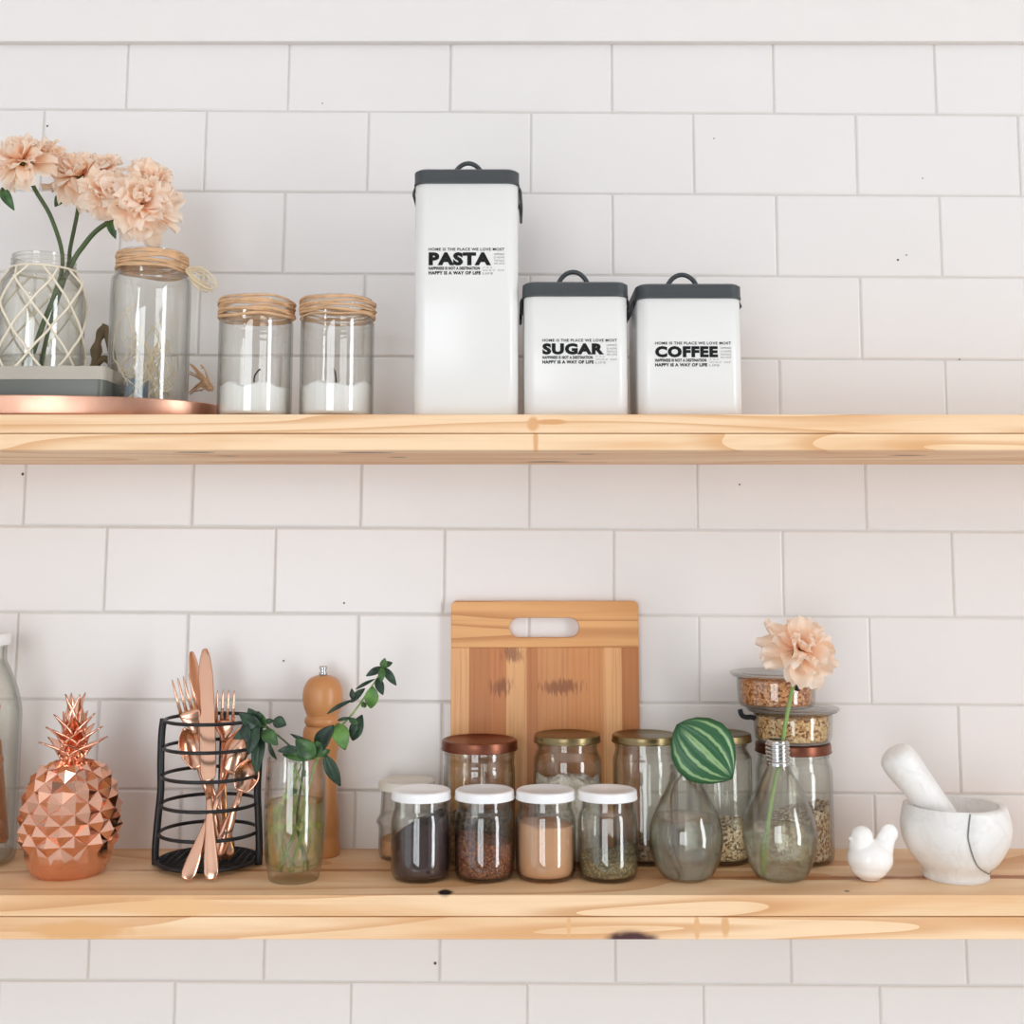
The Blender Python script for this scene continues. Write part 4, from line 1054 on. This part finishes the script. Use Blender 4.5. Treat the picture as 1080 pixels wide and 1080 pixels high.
sprig('leafy sprig drooping left from the tumbler over the cutlery holder',
      [([(gx + .010, GY + .006, .0135), (gx + .002, GY, .06), (320, 803, GY), (305, 786, GY - .005), (288, 772, GY - .012), (270, 762, GY - .014), (258, 758, GY - .014)], .0014),
       ([(288, 772, GY - .012), (279, 762, GY - .012), (292, 761, GY - .012)], .0008)],
      [(276, 770, 252, 752, 14, D_, -.016), (274, 764, 262, 747, 15, D_, -.012), (272, 766, 246, 779, 13, D_, -.018), (278, 768, 272, 750, 13, M_, -.010), (272, 766, 262, 796, 12, D_, -.02), (276, 770, 270, 818, 14, D_, -.010),
       (279, 762, 289, 760, 6, D_, -.012), (288, 760, 302, 765, 13, D_, -.014), (277, 771, 293, 786, 15, M_, -.016), (283, 782, 292, 801, 5, D_, -.014), (315, 790, 293, 792, 9, D_, -.01), (258, 762, 262, 784, 12, D_, -.022),
       (332, 800, 312, 780, 20, M_, -.006), (330, 799, 298, 796, 13, M_, -.008), (331, 800, 340, 778, 12, M_, -.002)], GY, (gx, GY, .013))
# submerged, pale water-grown shoots of a third cutting
t = thing('leafy_sprig', 'pale green shoots hanging inside the tumbler', 'sprig', (gx, GY, .0135), 'green sprigs in the tumbler')
bm = BM()
rnd = random.Random(12)
for k in range(5):
    a = rnd.uniform(0, 6.28); r = rnd.uniform(.004, .012)
    tube(bm, cr([(gx + r * math.cos(a), GY + r * math.sin(a), .0145), (gx + .016 * math.cos(a + 1), GY + .016 * math.sin(a + 1), .045), (gx + .012 * math.cos(a + 2), GY + .012 * math.sin(a + 2), .08), (gx + .006 * math.cos(a), GY + .006 * math.sin(a), .118)], 5), .0010, 6)
obj('stem', bm, 'stem_light', t)
for k in range(16):
    a = rnd.uniform(PI * .75, PI * 2.1); r = rnd.uniform(.008, .014); z = rnd.uniform(.05, .112)
    b_ = Vector((gx + r * math.cos(a), GY + r * math.sin(a), z)); d_ = Vector((math.cos(a + rnd.uniform(-1, 1)), math.sin(a), rnd.uniform(-.8, .6))).normalized()
    e_ = b_ + d_ * rnd.uniform(.008, .012)
    leaf_obj(t, 'leaf_pale' if z < .09 else M_, b_, e_, .007, (0, -1, .3), nl=6, nw=2)

# ------------------------------------------------------------------ pepper mill
MY = -.030; mx = at(339, 820, MY).x
t = thing('pepper_mill', 'tall turned wooden pepper mill with round head and silver knob', 'pepper mill', (mx, MY, 0))
zz = lambda v: at(339, v, MY).z
rp = lambda px: px / 930
pr = cr([(rp(20), 0, 0), (rp(21), .003, 0), (rp(21), .012, 0), (rp(19.5), .022, 0), (rp(20), .030, 0), (rp(19), .045, 0), (rp(16.5), .070, 0), (rp(15.5), .095, 0), (rp(17), zz(793), 0), (rp(19.5), zz(781), 0), (rp(20.5), zz(775), 0), (rp(19.5), zz(768), 0), (rp(17.5), zz(765), 0)], 5)
obj('body', lathe(BM(), [(0, 0)] + [(p.x, p.y) for p in pr] + [(0, zz(765))], mx, MY, 0, 48), 'wood_turned', t, angle=50)
pr = cr([(rp(17), zz(764.5), 0), (rp(19), zz(761), 0), (rp(18.5), zz(757), 0), (rp(16.5), zz(755), 0), (rp(17.5), zz(752), 0), (rp(20.5), zz(744), 0), (rp(21.5), zz(734), 0), (rp(20), zz(724), 0), (rp(15), zz(716), 0), (rp(8), zz(712.5), 0), (rp(5), zz(712.2), 0)], 5)
obj('head', lathe(BM(), [(0, zz(764.5))] + [(p.x, p.y) for p in pr] + [(0, zz(712.2))], mx, MY, 0, 48), 'wood_turned', t, angle=50)
obj('knob', lathe(BM(), [(0, 0), (rp(4.2), 0), (rp(4.5), .001), (rp(4.5), .003), (rp(3.4), .004), (rp(3.4), .0065), (rp(4.4), .0075), (rp(4.4), .0098), (rp(3.8), .0106), (0, .0108)], mx, MY, zz(712.2), 24), 'steel', t, angle=40)

# ------------------------------------------------------------------ bird
BY = -.143; bxx = at(919, 905, BY).x
S = 1 / 985
def bp(u, v, y=0): p = at(u, v, BY); return (p.x, BY + y, p.z)
parts = [(bp(918, 912), (.0238, .0205, .0195), (0, 0, 0)), (bp(909, 900), (.0135, .0130, .0150), (0, -.2, 0)), (bp(909, 889), (.0118, .0112, .0108), (0, 0, 0)),
         (bp(898, 891, -.002), (.0042, .0026, .0024), (0, 0, 0)), (bp(917, 922), (.0195, .0175, .0120), (0, 0, 0)),
         (bp(930, 904), (.0120, .0105, .0150), (0, .3, 0)), (bp(934, 894), (.0098, .0070, .0150), (0, .25, 0)), (bp(938, 886), (.0098, .0046, .0100), (0, .3, 0))]
bm = remeshed(parts, .0008, 10)
mz = min(v.co.z for v in bm.verts)
bm.transform(Matrix.Translation((0, 0, .0012 - mz)))
for v in bm.verts:
    if v.co.z < .0030: v.co.z = max(.0002, v.co.z - .0012)
tag(solo(obj('bird_figurine', bm, 'bird_glaze'), (bxx, BY, 0)), 'small glossy white ceramic bird with raised tail, left of the mortar', 'figurine')

# ------------------------------------------------------------------ mortar and pestle
OY = -.130; ox = at(1007, 890, OY).x; MT = .0760
t = thing('marble_mortar', 'white marble mortar bowl standing at the right end of the lower shelf', 'mortar', (ox, OY, 0))
pf = cr([(.0325, .0, 0), (.0336, .002, 0), (.0332, .007, 0), (.0355, .012, 0), (.0440, .022, 0), (.0525, .038, 0), (.0552, .053, 0), (.0535, .066, 0), (.0512, MT - .002, 0)], 5)
prof = [(0, 0)] + [(p.x, p.y) for p in pf] + [(.0500, MT), (.0465, MT - .0006), (.0440, MT - .010), (.0400, .045), (.0300, .027), (.0150, .019), (0, .018)]
def mr(z): return r_at([(p.x, p.y) for p in pf], z)
def on_mortar(u, v):
    best = None
    for i in range(0, 76):
        z = i * .001
        for k in range(-100, 21):
            a = math.radians(k); x, y = ox + mr(z) * math.cos(a), OY + mr(z) * math.sin(a); dd = (y + CD) * ct + (z - CH) * st
            e = (540 + F * x / dd - u) ** 2 + (PY - F * (-(y + CD) * st + (z - CH) * ct) / dd - v) ** 2
            if best is None or e < best[0]: best = (e, z, a)
    return best[1], best[2]
VE = [on_mortar(*q) for q in ((1023.5, 858), (1021.5, 872), (1022, 886), (1027, 905), (1034, 916), (1042, 922), (1049, 921), (1056, 912))]
VE = [(p.x, p.y) for p in cr([(z, a, 0) for z, a in VE], 6)]
bm = lathe(BM(), prof, ox, OY, 0, 144)
bmesh.ops.subdivide_edges(bm, edges=[e for e in bm.edges if abs(e.verts[0].co.z - e.verts[1].co.z) > .003], cuts=3)
zmin = min(z for z, a in VE)
for v in bm.verts:
    dx, dy = v.co.x - ox, v.co.y - OY; rr = math.hypot(dx, dy); a = math.atan2(dy, dx)
    if zmin < v.co.z < MT - .001 and rr > mr(v.co.z) - .001 and -1.6 < a < .9:
        left = [q for q in VE[:30] if abs(q[0] - v.co.z) < .003]
        if left:
            al = min(left, key=lambda q: abs(q[0] - v.co.z))[1]
            if a > al:
                k = .0022 * min(1, (a - al) / .12) * min(1, (.9 - a) / .5) * min(1, (v.co.z - zmin) / .008)
                v.co.x += dx / rr * k; v.co.y += dy / rr * k
for v in bm.verts: v.co += Vector((1, 1, .4)) * (.0012 * noise.noise(v.co * 28))
for v in bm.verts: v.co.z = max(0, v.co.z)
body = obj('bowl', bm, 'marble', t, angle=60)
edge = [Vector((ox + (mr(z) + .0004) * math.cos(a), OY + (mr(z) + .0004) * math.sin(a), z)) for z, a in VE]
edge = [p + Vector((1, 1, .4)) * (.0012 * noise.noise(p * 28)) for p in edge]
obj('grey_vein', tube(BM(), edge, .0008, 6), 'marble_vein', t)
pa = at(999, 868, OY - .004); pb_ = at(950, 804, OY - .010)
d = (pb_ - pa).normalized(); pa2 = pa - d * .010; PL = (pb_ - pa2).length
secs = [(0, .004), (.003, .0105), (.008, .0140), (.020, .0158), (.045, .0168), (.065, .0180), (PL - .004, .0195), (PL + .006, .0190), (PL + .012, .0160), (PL + .0155, .0095), (PL + .0165, .003)]
sp = [(p.x, p.y) for p in cr([(z, r, 0) for z, r in secs], 3)]
bm = tube(BM(), [pa2 + d * z for z, r in sp], [max(r, .001) for z, r in sp], 28)
lo = min((v.co.z for v in bm.verts)); 
tag(solo(obj('marble_pestle', bm, 'marble', angle=60), pa2), 'white marble pestle leaning left in the mortar', 'pestle')

# ------------------------------------------------------------------ camera and colour
cam = bpy.data.cameras.new('camera'); co = bpy.data.objects.new('camera', cam); C.objects.link(co)
cam.sensor_width = 36; cam.sensor_fit = 'HORIZONTAL'; cam.lens = F * 36 / 1080; cam.shift_x = 0; cam.shift_y = (PY - 540) / 1080
cam.clip_start = .01; cam.clip_end = 50
co.location = (0, -CD, CH); co.rotation_euler = (PI / 2 + TH, 0, 0)
sc = bpy.context.scene; sc.camera = co
sc.view_settings.view_transform = 'Standard'; sc.view_settings.look = 'None'; sc.view_settings.gamma = 1; sc.view_settings.use_curve_mapping = False
sc.view_settings.exposure = -0.80
sc.cycles.use_denoising = True; sc.cycles.max_bounces = 16; sc.cycles.transparent_max_bounces = 48; sc.cycles.transmission_bounces = 12; sc.cycles.diffuse_bounces = 8; sc.cycles.glossy_bounces = 6; sc.cycles.sample_clamp_indirect = 6
